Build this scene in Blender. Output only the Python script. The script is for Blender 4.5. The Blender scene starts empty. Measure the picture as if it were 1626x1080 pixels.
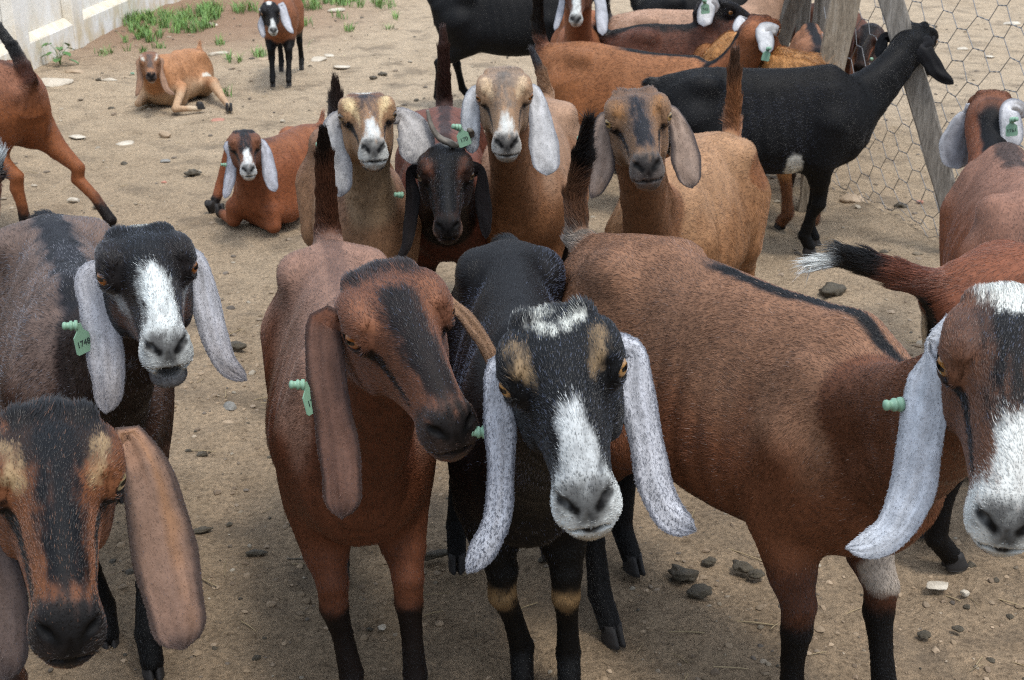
import bpy, math, os, random
import numpy as np
from concurrent.futures import ThreadPoolExecutor
from mathutils import Vector, Matrix

# ------------------------------------------------------------------ camera, sky, sun, exposure
scene = bpy.context.scene
COL = scene.collection
R = math.radians
F_PX, CX, CY, CAM_H, PITCH = 2050.0, 813.0, 540.0, 1.60, R(21.0)
FW = np.array([0, math.cos(PITCH), -math.sin(PITCH)]); RT = np.array([1.0, 0, 0]); UPV = np.cross(RT, FW)
CAM = np.array([0.0, 0.0, CAM_H])

cd = bpy.data.cameras.new('camera'); cam = bpy.data.objects.new('camera', cd); COL.objects.link(cam)
cam.location = CAM; cam.rotation_euler = (R(90) - PITCH, 0, 0)
cd.sensor_width = 36; cd.lens = F_PX / 1626 * 36; cd.clip_end = 500; cd.clip_start = 0.05
cd.dof.use_dof = True; cd.dof.focus_distance = 2.0; cd.dof.aperture_fstop = 16.0
scene.camera = cam

world = bpy.data.worlds.new('World'); scene.world = world; world.use_nodes = True
wn = world.node_tree; bg = wn.nodes['Background']
sky = wn.nodes.new('ShaderNodeTexSky'); sky.sky_type = 'NISHITA'; sky.sun_disc = False
SUN_EL, SUN_AZ = 68.0, 140.0          # azimuth clockwise from +Y
sky.sun_elevation = R(SUN_EL); sky.sun_rotation = R(SUN_AZ); sky.air_density = 1.0; sky.dust_density = 4.0
mixs = wn.nodes.new('ShaderNodeMix'); mixs.data_type = 'RGBA'; mixs.inputs['Factor'].default_value = 0.62
mixs.inputs['B'].default_value = (7.8, 8.9, 10.4, 1)      # even cloud cover over the blue
wn.links.new(sky.outputs[0], mixs.inputs['A'])
# overcast sky: the zenith is about three times as bright as the horizon
_tc = wn.nodes.new('ShaderNodeTexCoord'); _sx = wn.nodes.new('ShaderNodeSeparateXYZ'); wn.links.new(_tc.outputs['Generated'], _sx.inputs[0])
_mr = wn.nodes.new('ShaderNodeMapRange'); _mr.inputs['From Min'].default_value = 0.0; _mr.inputs['From Max'].default_value = 1.0
_mr.inputs['To Min'].default_value = 0.50; _mr.inputs['To Max'].default_value = 1.5; wn.links.new(_sx.outputs['Z'], _mr.inputs['Value'])
_mu = wn.nodes.new('ShaderNodeVectorMath'); _mu.operation = 'SCALE'; wn.links.new(mixs.outputs['Result'], _mu.inputs[0]); wn.links.new(_mr.outputs[0], _mu.inputs['Scale'])
wn.links.new(_mu.outputs[0], bg.inputs['Color'])
bg.inputs['Strength'].default_value = 0.125
sl = bpy.data.lights.new('sun', 'SUN'); sl.energy = 1.5; sl.angle = R(14); sl.color = (1.0, 0.95, 0.87)
so = bpy.data.objects.new('sun', sl); COL.objects.link(so)
_d = Vector((math.sin(R(SUN_AZ)) * math.cos(R(SUN_EL)), math.cos(R(SUN_AZ)) * math.cos(R(SUN_EL)), math.sin(R(SUN_EL))))
so.rotation_euler = _d.to_track_quat('Z', 'Y').to_euler()
scene.view_settings.view_transform = 'Standard'; scene.view_settings.look = 'None'
scene.view_settings.exposure = 0.56; scene.view_settings.gamma = 1.0; scene.view_settings.use_curve_mapping = False
scene.cycles.max_bounces = 5; scene.cycles.diffuse_bounces = 3; scene.cycles.glossy_bounces = 2
scene.cycles_curves.shape = 'RIBBONS'
scene.cycles.use_denoising = False; scene.cycles.pixel_filter_type = 'BLACKMAN_HARRIS'; scene.cycles.filter_width = 1.15

DBG = ''
QUICK = ''

# ------------------------------------------------------------------ helpers
def A(*v): return np.array(v, float)
def pix(px, py, d): return CAM + d * (FW + RT * (px - CX) / F_PX - UPV * (py - CY) / F_PX)
def gnd(px, py, z=0.0):
    r = FW + RT * (px - CX) / F_PX - UPV * (py - CY) / F_PX
    return CAM + r * ((z - CAM_H) / r[2])
def at_y(px, py, y):
    r = FW + RT * (px - CX) / F_PX - UPV * (py - CY) / F_PX
    return CAM + r * (y / r[1])
def depth(p): return float((np.asarray(p) - CAM) @ FW)
def srgb(r, g, b):
    f = lambda c: (c / 255 / 12.92) if c / 255 <= 0.04045 else ((c / 255 + 0.055) / 1.055) ** 2.4
    return A(f(r), f(g), f(b))
def norm(v): return v / (np.linalg.norm(v, axis=-1, keepdims=True) + 1e-12)
def sstep(a, b, x):
    t = np.clip((x - a) / (b - a), 0, 1); return t * t * (3 - 2 * t)

def _hash(i, j, k, seed):
    h = (i * 374761393 + j * 668265263 + k * 2147483647 + seed * 974711) & 0xffffffff
    h = ((h ^ (h >> 13)) * 1274126177) & 0xffffffff
    return ((h ^ (h >> 16)) & 0xffff) / 65535.0
def vnoise(P, seed=0):
    I = np.floor(P).astype(np.int64); f = P - I; f = f * f * (3 - 2 * f)
    out = 0
    for a in (0, 1):
        for b in (0, 1):
            for c in (0, 1):
                w = (f[:, 0] if a else 1 - f[:, 0]) * (f[:, 1] if b else 1 - f[:, 1]) * (f[:, 2] if c else 1 - f[:, 2])
                out = out + w * _hash(I[:, 0] + a, I[:, 1] + b, I[:, 2] + c, seed)
    return out * 2 - 1

def link(o, parent=None):
    COL.objects.link(o)
    if parent is not None: o.parent = parent
    return o
def tag(o, label=None, cat=None, group=None, kind=None):
    if label: o['label'] = label
    if cat: o['category'] = cat
    if group: o['group'] = group
    if kind: o['kind'] = kind
    return o
def mesh_np(name, V, Fq, mat, parent=None, smooth=True, cols=None, attrs=None, tris=None):
    me = bpy.data.meshes.new(name)
    V = np.asarray(V, np.float32); me.vertices.add(len(V)); me.vertices.foreach_set('co', V.ravel())
    loops = []; starts = []
    n = 0
    if Fq is not None and len(Fq):
        Fq = np.asarray(Fq, np.int32); loops.append(Fq.ravel()); starts.append(np.arange(len(Fq)) * Fq.shape[1]); n = Fq.size
    if tris is not None and len(tris):
        T = np.asarray(tris, np.int32); loops.append(T.ravel()); starts.append(n + np.arange(len(T)) * 3)
    L = np.concatenate(loops); S = np.concatenate(starts).astype(np.int32)
    me.loops.add(len(L)); me.loops.foreach_set('vertex_index', L.astype(np.int32))
    me.polygons.add(len(S)); me.polygons.foreach_set('loop_start', S)
    me.polygons.foreach_set('use_smooth', np.full(len(S), smooth))
    me.update(calc_edges=True); me.validate()
    if cols is not None:
        a = me.attributes.new('col', 'FLOAT_COLOR', 'POINT')
        c = np.ones((len(V), 4), np.float32); c[:, :cols.shape[1]] = cols; a.data.foreach_set('color', c.ravel())
    for k, v in (attrs or {}).items():
        a = me.attributes.new(k, 'FLOAT', 'POINT'); a.data.foreach_set('value', np.asarray(v, np.float32))
    me.materials.append(mat)
    return link(bpy.data.objects.new(name, me), parent)

# ------------------------------------------------------------------ materials
def mat(name):
    m = bpy.data.materials.new(name); m.use_nodes = True
    return m, m.node_tree.nodes, m.node_tree.links, m.node_tree.nodes['Principled BSDF']
def simple(name, col, rough=0.6, **kw):
    m, n, l, b = mat(name); b.inputs['Base Color'].default_value = (*col, 1); b.inputs['Roughness'].default_value = rough
    for k, v in kw.items(): b.inputs[k].default_value = v
    return m
def noise_node(n, l, scale, detail=4, rough=0.6, co='Object', vec=None, sc=None):
    t = n.new('ShaderNodeTexCoord') if vec is None else None
    src = t.outputs[co] if vec is None else vec
    if sc is not None:
        mp = n.new('ShaderNodeMapping'); mp.inputs['Scale'].default_value = sc; l.new(src, mp.inputs['Vector']); src = mp.outputs[0]
    x = n.new('ShaderNodeTexNoise'); x.inputs['Scale'].default_value = scale; x.inputs['Detail'].default_value = detail
    x.inputs['Roughness'].default_value = rough; l.new(src, x.inputs['Vector']); return x
def ramp(n, l, src, stops):
    r = n.new('ShaderNodeValToRGB'); l.new(src, r.inputs['Fac'])
    e = r.color_ramp.elements
    while len(e) < len(stops): e.new(0.5)
    for i, (p, c) in enumerate(stops):
        e[i].position = p; e[i].color = (*c, 1) if len(c) == 3 else c
    return r

def coat_material():
    m, n, l, b = mat('goat_coat')
    a = n.new('ShaderNodeAttribute'); a.attribute_name = 'col'
    s = n.new('ShaderNodeAttribute'); s.attribute_name = 'speck'
    x = noise_node(n, l, 55, 3, 0.7)
    mr = n.new('ShaderNodeMapRange'); mr.inputs['From Min'].default_value = 0.3; mr.inputs['From Max'].default_value = 0.7
    mr.inputs['To Min'].default_value = 0.80; mr.inputs['To Max'].default_value = 1.18; l.new(x.outputs['Fac'], mr.inputs['Value'])
    mu = n.new('ShaderNodeMix'); mu.data_type = 'RGBA'; mu.blend_type = 'MULTIPLY'; mu.inputs['Factor'].default_value = 1
    l.new(a.outputs['Color'], mu.inputs['A']); l.new(mr.outputs[0], mu.inputs['B'])
    # dark flecks on pale ears
    x2 = noise_node(n, l, 330, 2, 0.6, sc=(1, 1, .45))
    r2 = ramp(n, l, x2.outputs['Fac'], [(0.50, (0, 0, 0)), (0.60, (1, 1, 1))])
    mm = n.new('ShaderNodeMath'); mm.operation = 'MULTIPLY'; l.new(r2.outputs[0], mm.inputs[0]); l.new(s.outputs['Fac'], mm.inputs[1])
    m2 = n.new('ShaderNodeMix'); m2.data_type = 'RGBA'; l.new(mm.outputs[0], m2.inputs['Factor'])
    l.new(mu.outputs['Result'], m2.inputs['A']); m2.inputs['B'].default_value = (0.05, 0.055, 0.07, 1)
    l.new(m2.outputs['Result'], b.inputs['Base Color'])
    b.inputs['Roughness'].default_value = 0.6; b.inputs['Specular IOR Level'].default_value = 0.15
    bp = n.new('ShaderNodeBump'); bp.inputs['Strength'].default_value = 0.25; bp.inputs['Distance'].default_value = 0.004
    x3 = noise_node(n, l, 190, 3, 0.7); l.new(x3.outputs['Fac'], bp.inputs['Height']); l.new(bp.outputs[0], b.inputs['Normal'])
    return m
def hair_material():
    m, n, l, b = mat('goat_hair')
    a = n.new('ShaderNodeAttribute'); a.attribute_name = 'col'
    l.new(a.outputs['Color'], b.inputs['Base Color']); b.inputs['Roughness'].default_value = 0.28
    b.inputs['Specular IOR Level'].default_value = 0.42
    return m
M_COAT = coat_material(); M_HAIR = hair_material()
M_HOOF = simple('hoof_horn', (0.014, 0.012, 0.011), 0.7)
M_TAG = simple('green_plastic', tuple(srgb(120, 156, 132)), 0.5)
M_INK = simple('black_ink', (0.02, 0.03, 0.03), 0.6)
def eye_material():
    m, n, l, b = mat('goat_eye')
    a = n.new('ShaderNodeAttribute'); a.attribute_name = 'col'; l.new(a.outputs['Color'], b.inputs['Base Color'])
    b.inputs['Roughness'].default_value = 0.06; b.inputs['Coat Weight'].default_value = 1.0; b.inputs['Coat Roughness'].default_value = 0.03
    return m
M_EYE = eye_material()
M_PUPIL = simple('pupil_black', (0.004, 0.004, 0.004), 0.05)
def horn_material():
    m, n, l, b = mat('grey_horn')
    x = noise_node(n, l, 30, 4); r = ramp(n, l, x.outputs['Fac'], [(0.3, (0.06, 0.052, 0.042)), (0.7, (0.20, 0.175, 0.14))])
    l.new(r.outputs[0], b.inputs['Base Color']); b.inputs['Roughness'].default_value = 0.55
    return m
M_HORN = horn_material()

# ------------------------------------------------------------------ distance-field primitives for the goats
class Ell:
    def __init__(s, c, r, Rm=None):
        s.c = np.asarray(c, float); s.r = np.asarray(r, float); s.R = np.eye(3) if Rm is None else Rm
    def xf(s, Rm, t, sc):
        return Ell(t + sc * (Rm @ s.c), s.r * sc, Rm @ s.R)
    def box(s): m = s.r.max(); return s.c - m, s.c + m
    def d(s, P):
        q = (P - s.c) @ s.R; k0 = np.sqrt(((q / s.r) ** 2).sum(1)); k1 = np.sqrt(((q / s.r ** 2) ** 2).sum(1))
        return k0 * (k0 - 1) / (k1 + 1e-9)
class Chain:
    def __init__(s, pts, rad, k=0.0):
        s.p = np.asarray(pts, float); s.rad = np.asarray(rad, float)
    def xf(s, Rm, t, sc): return Chain(t + sc * (s.p @ Rm.T), s.rad * sc)
    def box(s): m = s.rad.max(); return s.p.min(0) - m, s.p.max(0) + m
    def d(s, P, full=False):
        best = None; n = len(s.p) - 1
        for i in range(n):
            a, b = s.p[i], s.p[i + 1]; ab = b - a; L2 = ab @ ab + 1e-12
            t = np.clip(((P - a) @ ab) / L2, 0, 1)
            dd = np.linalg.norm(P - a - t[:, None] * ab, axis=1) - (s.rad[i] + (s.rad[i + 1] - s.rad[i]) * t)
            if best is None:
                best = dd
                if full: T = np.repeat((ab / math.sqrt(L2))[None], len(P), 0); U = t.copy()
            else:
                w = dd < best
                if full:
                    T[w] = ab / math.sqrt(L2); U[w] = i + t[w]
                # soft min at the joints
                kk = 0.006; h = np.clip(0.5 + 0.5 * (best - dd) / kk, 0, 1)
                best = best * (1 - h) + dd * h - kk * h * (1 - h)
        return (best, T, U / n) if full else best
class Gen:
    """body swept along X: rows of (x, ztop, zbottom, half width upper, half width lower)"""
    def __init__(s, rows, Rm=None, t=None, sc=1.0):
        s.rows = np.asarray(rows, float); s.R = np.eye(3) if Rm is None else Rm; s.t = np.zeros(3) if t is None else t; s.sc = sc
        x = s.rows[:, 0]; s.X = np.linspace(x[0], x[-1], 160)
        m = np.gradient(s.rows[:, 1:], x, axis=0)
        i = np.clip(np.searchsorted(x, s.X) - 1, 0, len(x) - 2); h = (x[i + 1] - x[i])[:, None]; u = ((s.X - x[i]) / h[:, 0])[:, None]
        y0, y1 = s.rows[i, 1:], s.rows[i + 1, 1:]
        s.T = (2 * u**3 - 3 * u**2 + 1) * y0 + (u**3 - 2 * u**2 + u) * h * m[i] + (-2 * u**3 + 3 * u**2) * y1 + (u**3 - u**2) * h * m[i + 1]
    def xf(s, Rm, t, sc): return Gen(s.rows, Rm @ s.R, t + sc * (Rm @ s.t), s.sc * sc)
    def box(s):
        r = s.rows; w = r[:, 3:].max()
        c = np.array([[x, y, z] for x in (r[0, 0], r[-1, 0]) for y in (-w, w) for z in (r[:, 2].min(), r[:, 1].max())])
        c = s.t + s.sc * (c @ s.R.T); return c.min(0), c.max(0)
    def loc(s, P): return ((P - s.t) @ s.R) / s.sc
    def d(s, P):
        q = s.loc(P); x = q[:, 0]
        zt, zb, wu, wl = (np.interp(x, s.X, s.T[:, j]) for j in range(4))
        zc = (zt + zb) / 2; hz = np.maximum((zt - zb) / 2, 0.004); v = (q[:, 2] - zc) / hz
        w = np.maximum(np.where(v > 0, wu, wl) * 1.0, 0.004)
        tt = sstep(-0.7, 0.7, v); w = np.maximum(wl + (wu - wl) * tt, 0.004)
        a = np.abs(q[:, 1]) / w; b = np.abs(v); pw = 2.3
        k0 = (a**pw + b**pw) ** (1 / pw); k1 = np.sqrt((a / w) ** 2 + (b / hz) ** 2)
        d = (k0 - 1) * np.clip(np.sqrt(a * a + b * b), 1e-4, None) / (k1 + 1e-9)
        d = np.where(k0 < 0.3, (k0 - 1) * np.minimum(w, hz), d)
        dx = np.maximum(np.maximum(s.X[0] - x, x - s.X[-1]), 0)
        d = np.where(dx > 0, np.sqrt(np.maximum(d, 0) ** 2 + dx**2), d)
        return d * s.sc

MARG = 0.09
def inbox(P, pr, m=MARG):
    lo, hi = pr.box(); return np.all((P > lo - m) & (P < hi + m), axis=1)
def group_d(P, prims, k):
    """smooth union of prims at P; BIG where nothing is near"""
    acc = np.zeros(len(P))
    for pr in prims:
        w = inbox(P, pr)
        if w.any(): acc[w] += np.exp(np.clip(-pr.d(P[w]) / k, -60, 60))
    return np.where(acc > 1e-25, -k * np.log(np.maximum(acc, 1e-25)), 0.12)

# head in its own frame: X towards the nose, Y the goat's left, Z up; eyes at x = 0.085
HEAD_ROWS = [(-.045, -.006, -.045, .026, .026), (-.025, .020, -.064, .043, .038), (0, .037, -.075, .053, .043), (.03, .052, -.082, .058, .046), (.06, .061, -.085, .056, .044),
             (.09, .062, -.082, .048, .041), (.12, .058, -.074, .0365, .037), (.16, .048, -.063, .0285, .0325), (.20, .034, -.056, .0245, .029),
             (.23, .019, -.054, .0235, .0285), (.247, .008, -.050, .0205, .0245), (.258, -.006, -.043, .013, .016), (.262, -.014, -.034, .006, .008)]
def head_prims(mouth_open=0.0, knobs=0.5):
    add, sub = [], []
    add.append(Gen(HEAD_ROWS))
    for s in (-1, 1):
        add += [Ell((.070, .0445 * s, .043), (.036, .017, .015)),                     # brow
                Ell((.086, .0485 * s, .021), (.025, .0165, .0185)),                  # eyelids
                Ell((.045, .037 * s, -.042), (.048, .014, .034)),                     # cheek
                Ell((.242, .0165 * s, -.010), (.012, .0095, .014)),                   # nostril wing
                Ell((.228, .0165 * s, -.032), (.024, .013, .013))]                    # lip
        cs = math.cos(R(35)); sn = math.sin(R(35)) * s
        Rn = np.array([[cs, 0, sn * 0], [0, 1, 0], [0, 0, 1.0]])
        a = R(28)
        Rz = np.array([[math.cos(a * s), -math.sin(a * s), 0], [math.sin(a * s), math.cos(a * s), 0], [0, 0, 1]])
        Ry = np.array([[math.cos(.5), 0, math.sin(.5)], [0, 1, 0], [-math.sin(.5), 0, math.cos(.5)]])
        sub += [Ell((.096, .0685 * s, .021), (.0185, .020, .0106), Rz),               # eye slit
                Chain([(.2615, .0115 * s, -.0135), (.2555, .0195 * s, -.0075), (.246, .0265 * s, -.003)], [.0028, .0044, .0028])]
        sub.append(Chain([(.262, .004 * s, -.037), (.248, .0205 * s, -.038), (.218, .0300 * s, -.041), (.190, .0335 * s, -.040)], [.0032, .0034, .003, .001]))
    add += [Ell((.014, 0, .032), (.034, .036, .020)), Ell((.222, 0, -.054 - mouth_open * .02), (.026, .022, .013))]
    sub.append(Chain([(.262, 0, -.014), (.263, 0, -.036)], [.0022, .0022]))
    if mouth_open:
        sub.append(Ell((.250, 0, -.042 - mouth_open * .010), (.028, .017, .004 + .009 * mouth_open)))
    if knobs:
        for s in (-1, 1): add.append(Ell((.022, .029 * s, .046), (.017, .014, .011 * (0.6 + knobs))))
    return add, sub

TORSO_ROWS = [(-.45, .640, .540, .030, .045), (-.42, .685, .490, .062, .085), (-.36, .722, .450, .095, .115), (-.28, .745, .415, .106, .138), (-.18, .748, .380, .104, .156),
              (-.05, .752, .352, .130, .178), (.08, .752, .348, .125, .170), (.18, .757, .360, .105, .142), (.27, .760, .380, .085, .115), (.34, .715, .405, .075, .095), (.385, .660, .440, .058, .075), (.405, .610, .480, .03, .04)]

def rotz(a): c, s = math.cos(a), math.sin(a); return np.array([[c, -s, 0], [s, c, 0], [0, 0, 1.0]])
def head_rot(y, p, r):
    y, p, r = R(y), R(p), R(r)
    f = A(math.sin(y) * math.cos(p), -math.cos(y) * math.cos(p), -math.sin(p)); l = A(math.cos(y), math.sin(y), 0); u = np.cross(f, l)
    return np.stack([f, l * math.cos(r) + u * math.sin(r), u * math.cos(r) - l * math.sin(r)], 1)
def bez(p0, p1, p2, n):
    t = np.linspace(0, 1, n)[:, None]; return (1 - t) ** 2 * p0 + 2 * t * (1 - t) * p1 + t * t * p2

class Goat: pass
def make_goat_spec(**k):
    """pure numpy: skeleton + field of one goat, in its own frame (X forward, origin on the ground)"""
    g = Goat(); g.k = k
    h, L, W = k.get('h', 1.0), k.get('L', 1.0), k.get('W', 1.0)
    belly = k.get('belly', 0.0); dz = k.get('dz', 0.0); tilt = k.get('tilt', 0.0)
    g.pos = A(*k['pos'], 0); g.yaw = R(k['yaw'] - 90); Rg = rotz(g.yaw); g.Rg = Rg
    W2L = lambda p: Rg.T @ (np.asarray(p, float) - g.pos)
    rows = np.array(TORSO_ROWS); rows[:, 0] *= L; rows[:, 3] *= W; rows[:, 4] *= W * (1 + belly)
    bz = np.exp(-((rows[:, 0] / L + .05) / .2) ** 2); rows[:, 2] -= .05 * belly * 2 * bz; rows[:, 1:3] *= h
    Tm = np.array([[math.cos(R(tilt)), 0, -math.sin(R(tilt))], [0, 1, 0], [math.sin(R(tilt)), 0, math.cos(R(tilt))]])
    Td = A(0, 0, dz)
    tp = lambda x, y, z: Tm @ A(x * L, y * W, z * h) + Td       # point that rides on the trunk
    g.torso_gen = Gen(rows).xf(Tm, Td, 1.0)
    lying = k.get('lying')
    torso = [g.torso_gen, Ell(tp(.315, 0, .555), A(.105, .092 * W, .145 * h))]
    legs = []; hooves = []
    feet = k.get('feet', {})
    for nm, s in (('FL', 1), ('FR', -1), ('HL', 1), ('HR', -1)):
        front = nm[0] == 'F'
        if lying and nm in lying:
            pts = [W2L(A(*p)) if len(p) == 3 else None for p in lying[nm]['w']] if 'w' in lying[nm] else [tp(*lying[nm]['tp'])] + [A(*p) for p in lying[nm]['l']]
            rad = np.asarray(lying[nm]['r']) * h
            legs.append((nm, Chain(pts, rad))); 
            hooves.append((nm, pts[-1], norm(pts[-1] - pts[-2]), lying[nm].get('up', (0, 0, 1)), lying[nm].get('hs', 1.0)))
            if front: torso.append(Ell(tp(.25, .085 * s, .55), A(.10, .05 * W, .14) * h))
            else: torso.append(Ell(tp(-.30, .095 * s, .55), A(.13, .075 * W, .14) * h))
            continue
        if front:
            Fp = W2L((*feet[nm], 0)) if nm in feet else A(.245 * L, .072 * s, 0)
            S0 = tp(.25, .085 * s, .56); E = tp(.215, .088 * s, .42)
            K = E + (Fp - E) * .44 + A(.022, 0, 0); K[2] = .255 * h
            Ft = Fp + A(-.022, 0, .085 * h)
            pts = [S0, E, E * .45 + K * .55 + A(.002, 0, 0), K + A(0, 0, .03), K + A(0, 0, -.025), (K + Ft) / 2 + A(-.004, 0, 0), Ft, Fp + A(.004, 0, .035)]
            rad = A(.072, .055, .041, .031, .028, .0205, .0240, .0230)
            torso += [Ell(tp(.245, .080 * s, .56), A(.085, .042 * W, .15) * A(1, 1, h))]
        else:
            Fp = W2L((*feet[nm], 0)) if nm in feet else A(-.375 * L, .080 * s, 0)
            dx = Fp[0] + .375 * L; dy = Fp[1] - .080 * s
            H0 = tp(-.30, .075 * s, .56); T = tp(-.235, .105 * s, .43) + A(dx * .38, dy * .3, max(0, -dx - .08) * .25)
            Ft = Fp + A(-.030 - .02, 0, .085 * h)
            st = np.linalg.norm((T - Ft) * A(1, 0, 1)) / (.385 * h); K = T * .50 + Ft * .50 + A(-.095, 0, .03) * max(0.12, 1 - 2.4 * max(0, st - 1))
            pts = [H0, T, T * .5 + K * .5, K + A(-.004, 0, .022), K + A(.006, 0, -.03), (K + Ft) / 2, Ft, Fp + A(-.008, 0, .035)]
            rad = A(.10, .070, .043, .0275, .027, .021, .0245, .0230)
            torso += [Ell(tp(-.30, .070 * s, .56) + A(dx * .1, dy * .1, 0), A(.13, .060 * W, .17) * A(1, 1, h))]
        rad = rad * k.get('legr', 1.0)
        legs.append((nm, Chain(pts, rad))); hooves.append((nm, Fp, A(1, 0, 0), (0, 0, 1), k.get('legr', 1.0)))
    # hip bones and spine
    for s in (-1, 1):
        torso += [Ell(tp(-.255, .098 * s, .712), A(.045, .024, .026)), Ell(tp(-.43, .050 * s, .645), A(.03, .022, .028))]
    torso.append(Chain([tp(-.40, 0, .705), tp(-.2, 0, .738), tp(.05, 0, .735), tp(.25, 0, .748)], [.022, .019, .017, .021]))
    g.torso = torso
    # head
    hs = k.get('hs', 1.17)
    if 'head' in k:
        (hp, ypr) = k['head']; Rh = Rg.T @ head_rot(*ypr); hp = W2L(hp)
        g.hR, g.hp, g.hs = Rh, hp, hs
        add, sub = head_prims(k.get('mouth', 0), k.get('knobs', .5))
        g.head = [p.xf(Rh, hp, hs) for p in add]; g.sub = [p.xf(Rh, hp, hs) for p in sub]
        H = lambda *v: hp + hs * (Rh @ A(*v))
        g.H = H
        n0 = tp(.24, 0, .625); n2 = H(-.005, 0, -.030); dv = norm(n2 - n0); ln = np.linalg.norm(n2 - n0)
        b = k.get('neckbend', 0.0)
        n1 = n0 + dv * ln * .5 + A(.05 + b, 0, -.035)
        up = bez(n0, n1, n2, 6)
        c0 = tp(.33, 0, .53); c2 = H(.015, 0, -.048)
        c1 = c0 * .5 + c2 * .5 + A(.02 + b, 0, -.05)
        lo = bez(c0, c1, c2, 6)
        nr = k.get('neckr', 1.0) * .90
        g.neck = [Chain(up, A(.085, .072, .062, .056, .053, .050) * nr), Chain(lo, A(.088, .076, .064, .056, .050, .044) * nr)]
    else:
        g.head, g.sub, g.neck = [], [], []; g.hR, g.hp, g.hs = np.eye(3), A(9, 9, 9), 1.0
    # tail
    tb = tp(-.425, 0, .675)
    if 'tailw' in k: tpts = [tp(-.40, 0, .66)] + [W2L(p) for p in k['tailw']]
    else: tpts = [tp(-.40, 0, .66), tb + A(-.035, 0, .02)] + [tb + A(*p) for p in k.get('tail', [(-.06, 0, .06), (-.065, 0, .13), (-.05, 0, .19)])]
    n = len(tpts); g.tail = Chain(tpts, np.interp(np.linspace(0, 1, n), [0, .3, .8, 1], [.032, .026, .017, .008]))
    g.legs = legs; g.hooves = hooves
    return g

def goat_field(g, P):
    k = 0.020
    acc = np.zeros(len(P))
    def put(d, k=k):
        acc[:] += np.exp(np.clip(-d / k, -60, 60)) * (d < .119)
    dt = group_d(P, g.torso, 0.022)
    q = g.torso_gen.loc(P)
    dt = dt + .0016 * np.sin(q[:, 0] * 105 + q[:, 2] * 22) * sstep(-.16, -.05, q[:, 0]) * sstep(.22, .12, q[:, 0]) * sstep(.38, .46, q[:, 2]) * sstep(.72, .66, q[:, 2])
    put(dt)
    if g.neck: put(group_d(P, g.neck, .03))
    for nm, c in g.legs:
        w = inbox(P, c)
        if w.any(): acc[w] += np.exp(np.clip(-c.d(P[w]) / .013, -60, 60)) ** (.013 / k)
    w = inbox(P, g.tail)
    if w.any(): acc[w] += np.exp(np.clip(-g.tail.d(P[w]) / k, -60, 60))
    if g.head:
        lo = g.hp - .42; hi = g.hp + .42; w = np.all((P > lo) & (P < hi), axis=1)
        if w.any():
            Q = P[w]; dh = group_d(Q, g.head, .0055 * g.hs)
            acc[w] += np.exp(np.clip(-dh / .014, -60, 60)) ** (.014 / k) * (dh < .119)
    d = np.where(acc > 1e-25, -k * np.log(np.maximum(acc, 1e-25)), .12)
    if g.sub and w.any():
        Q = P[w]; dd = d[w]
        for s in g.sub:
            b = inbox(Q, s, .03)
            if b.any():
                ds = -s.d(Q[b]); x = dd[b]; kk = .0035
                hh = np.clip(0.5 - 0.5 * (x - ds) / kk, 0, 1)
                dd[b] = x * (1 - hh) + ds * hh + kk * hh * (1 - hh)
        d[w] = dd
    return d

def axis_pts(lo, hi, fine_lo, fine_hi, hc, hf):
    x = [lo]
    while x[-1] < hi:
        x.append(x[-1] + (hf if fine_lo - .01 < x[-1] < fine_hi + .01 else hc))
    while (len(x) - 1) % 4: x.append(x[-1] + hc)
    return np.array(x)

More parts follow.
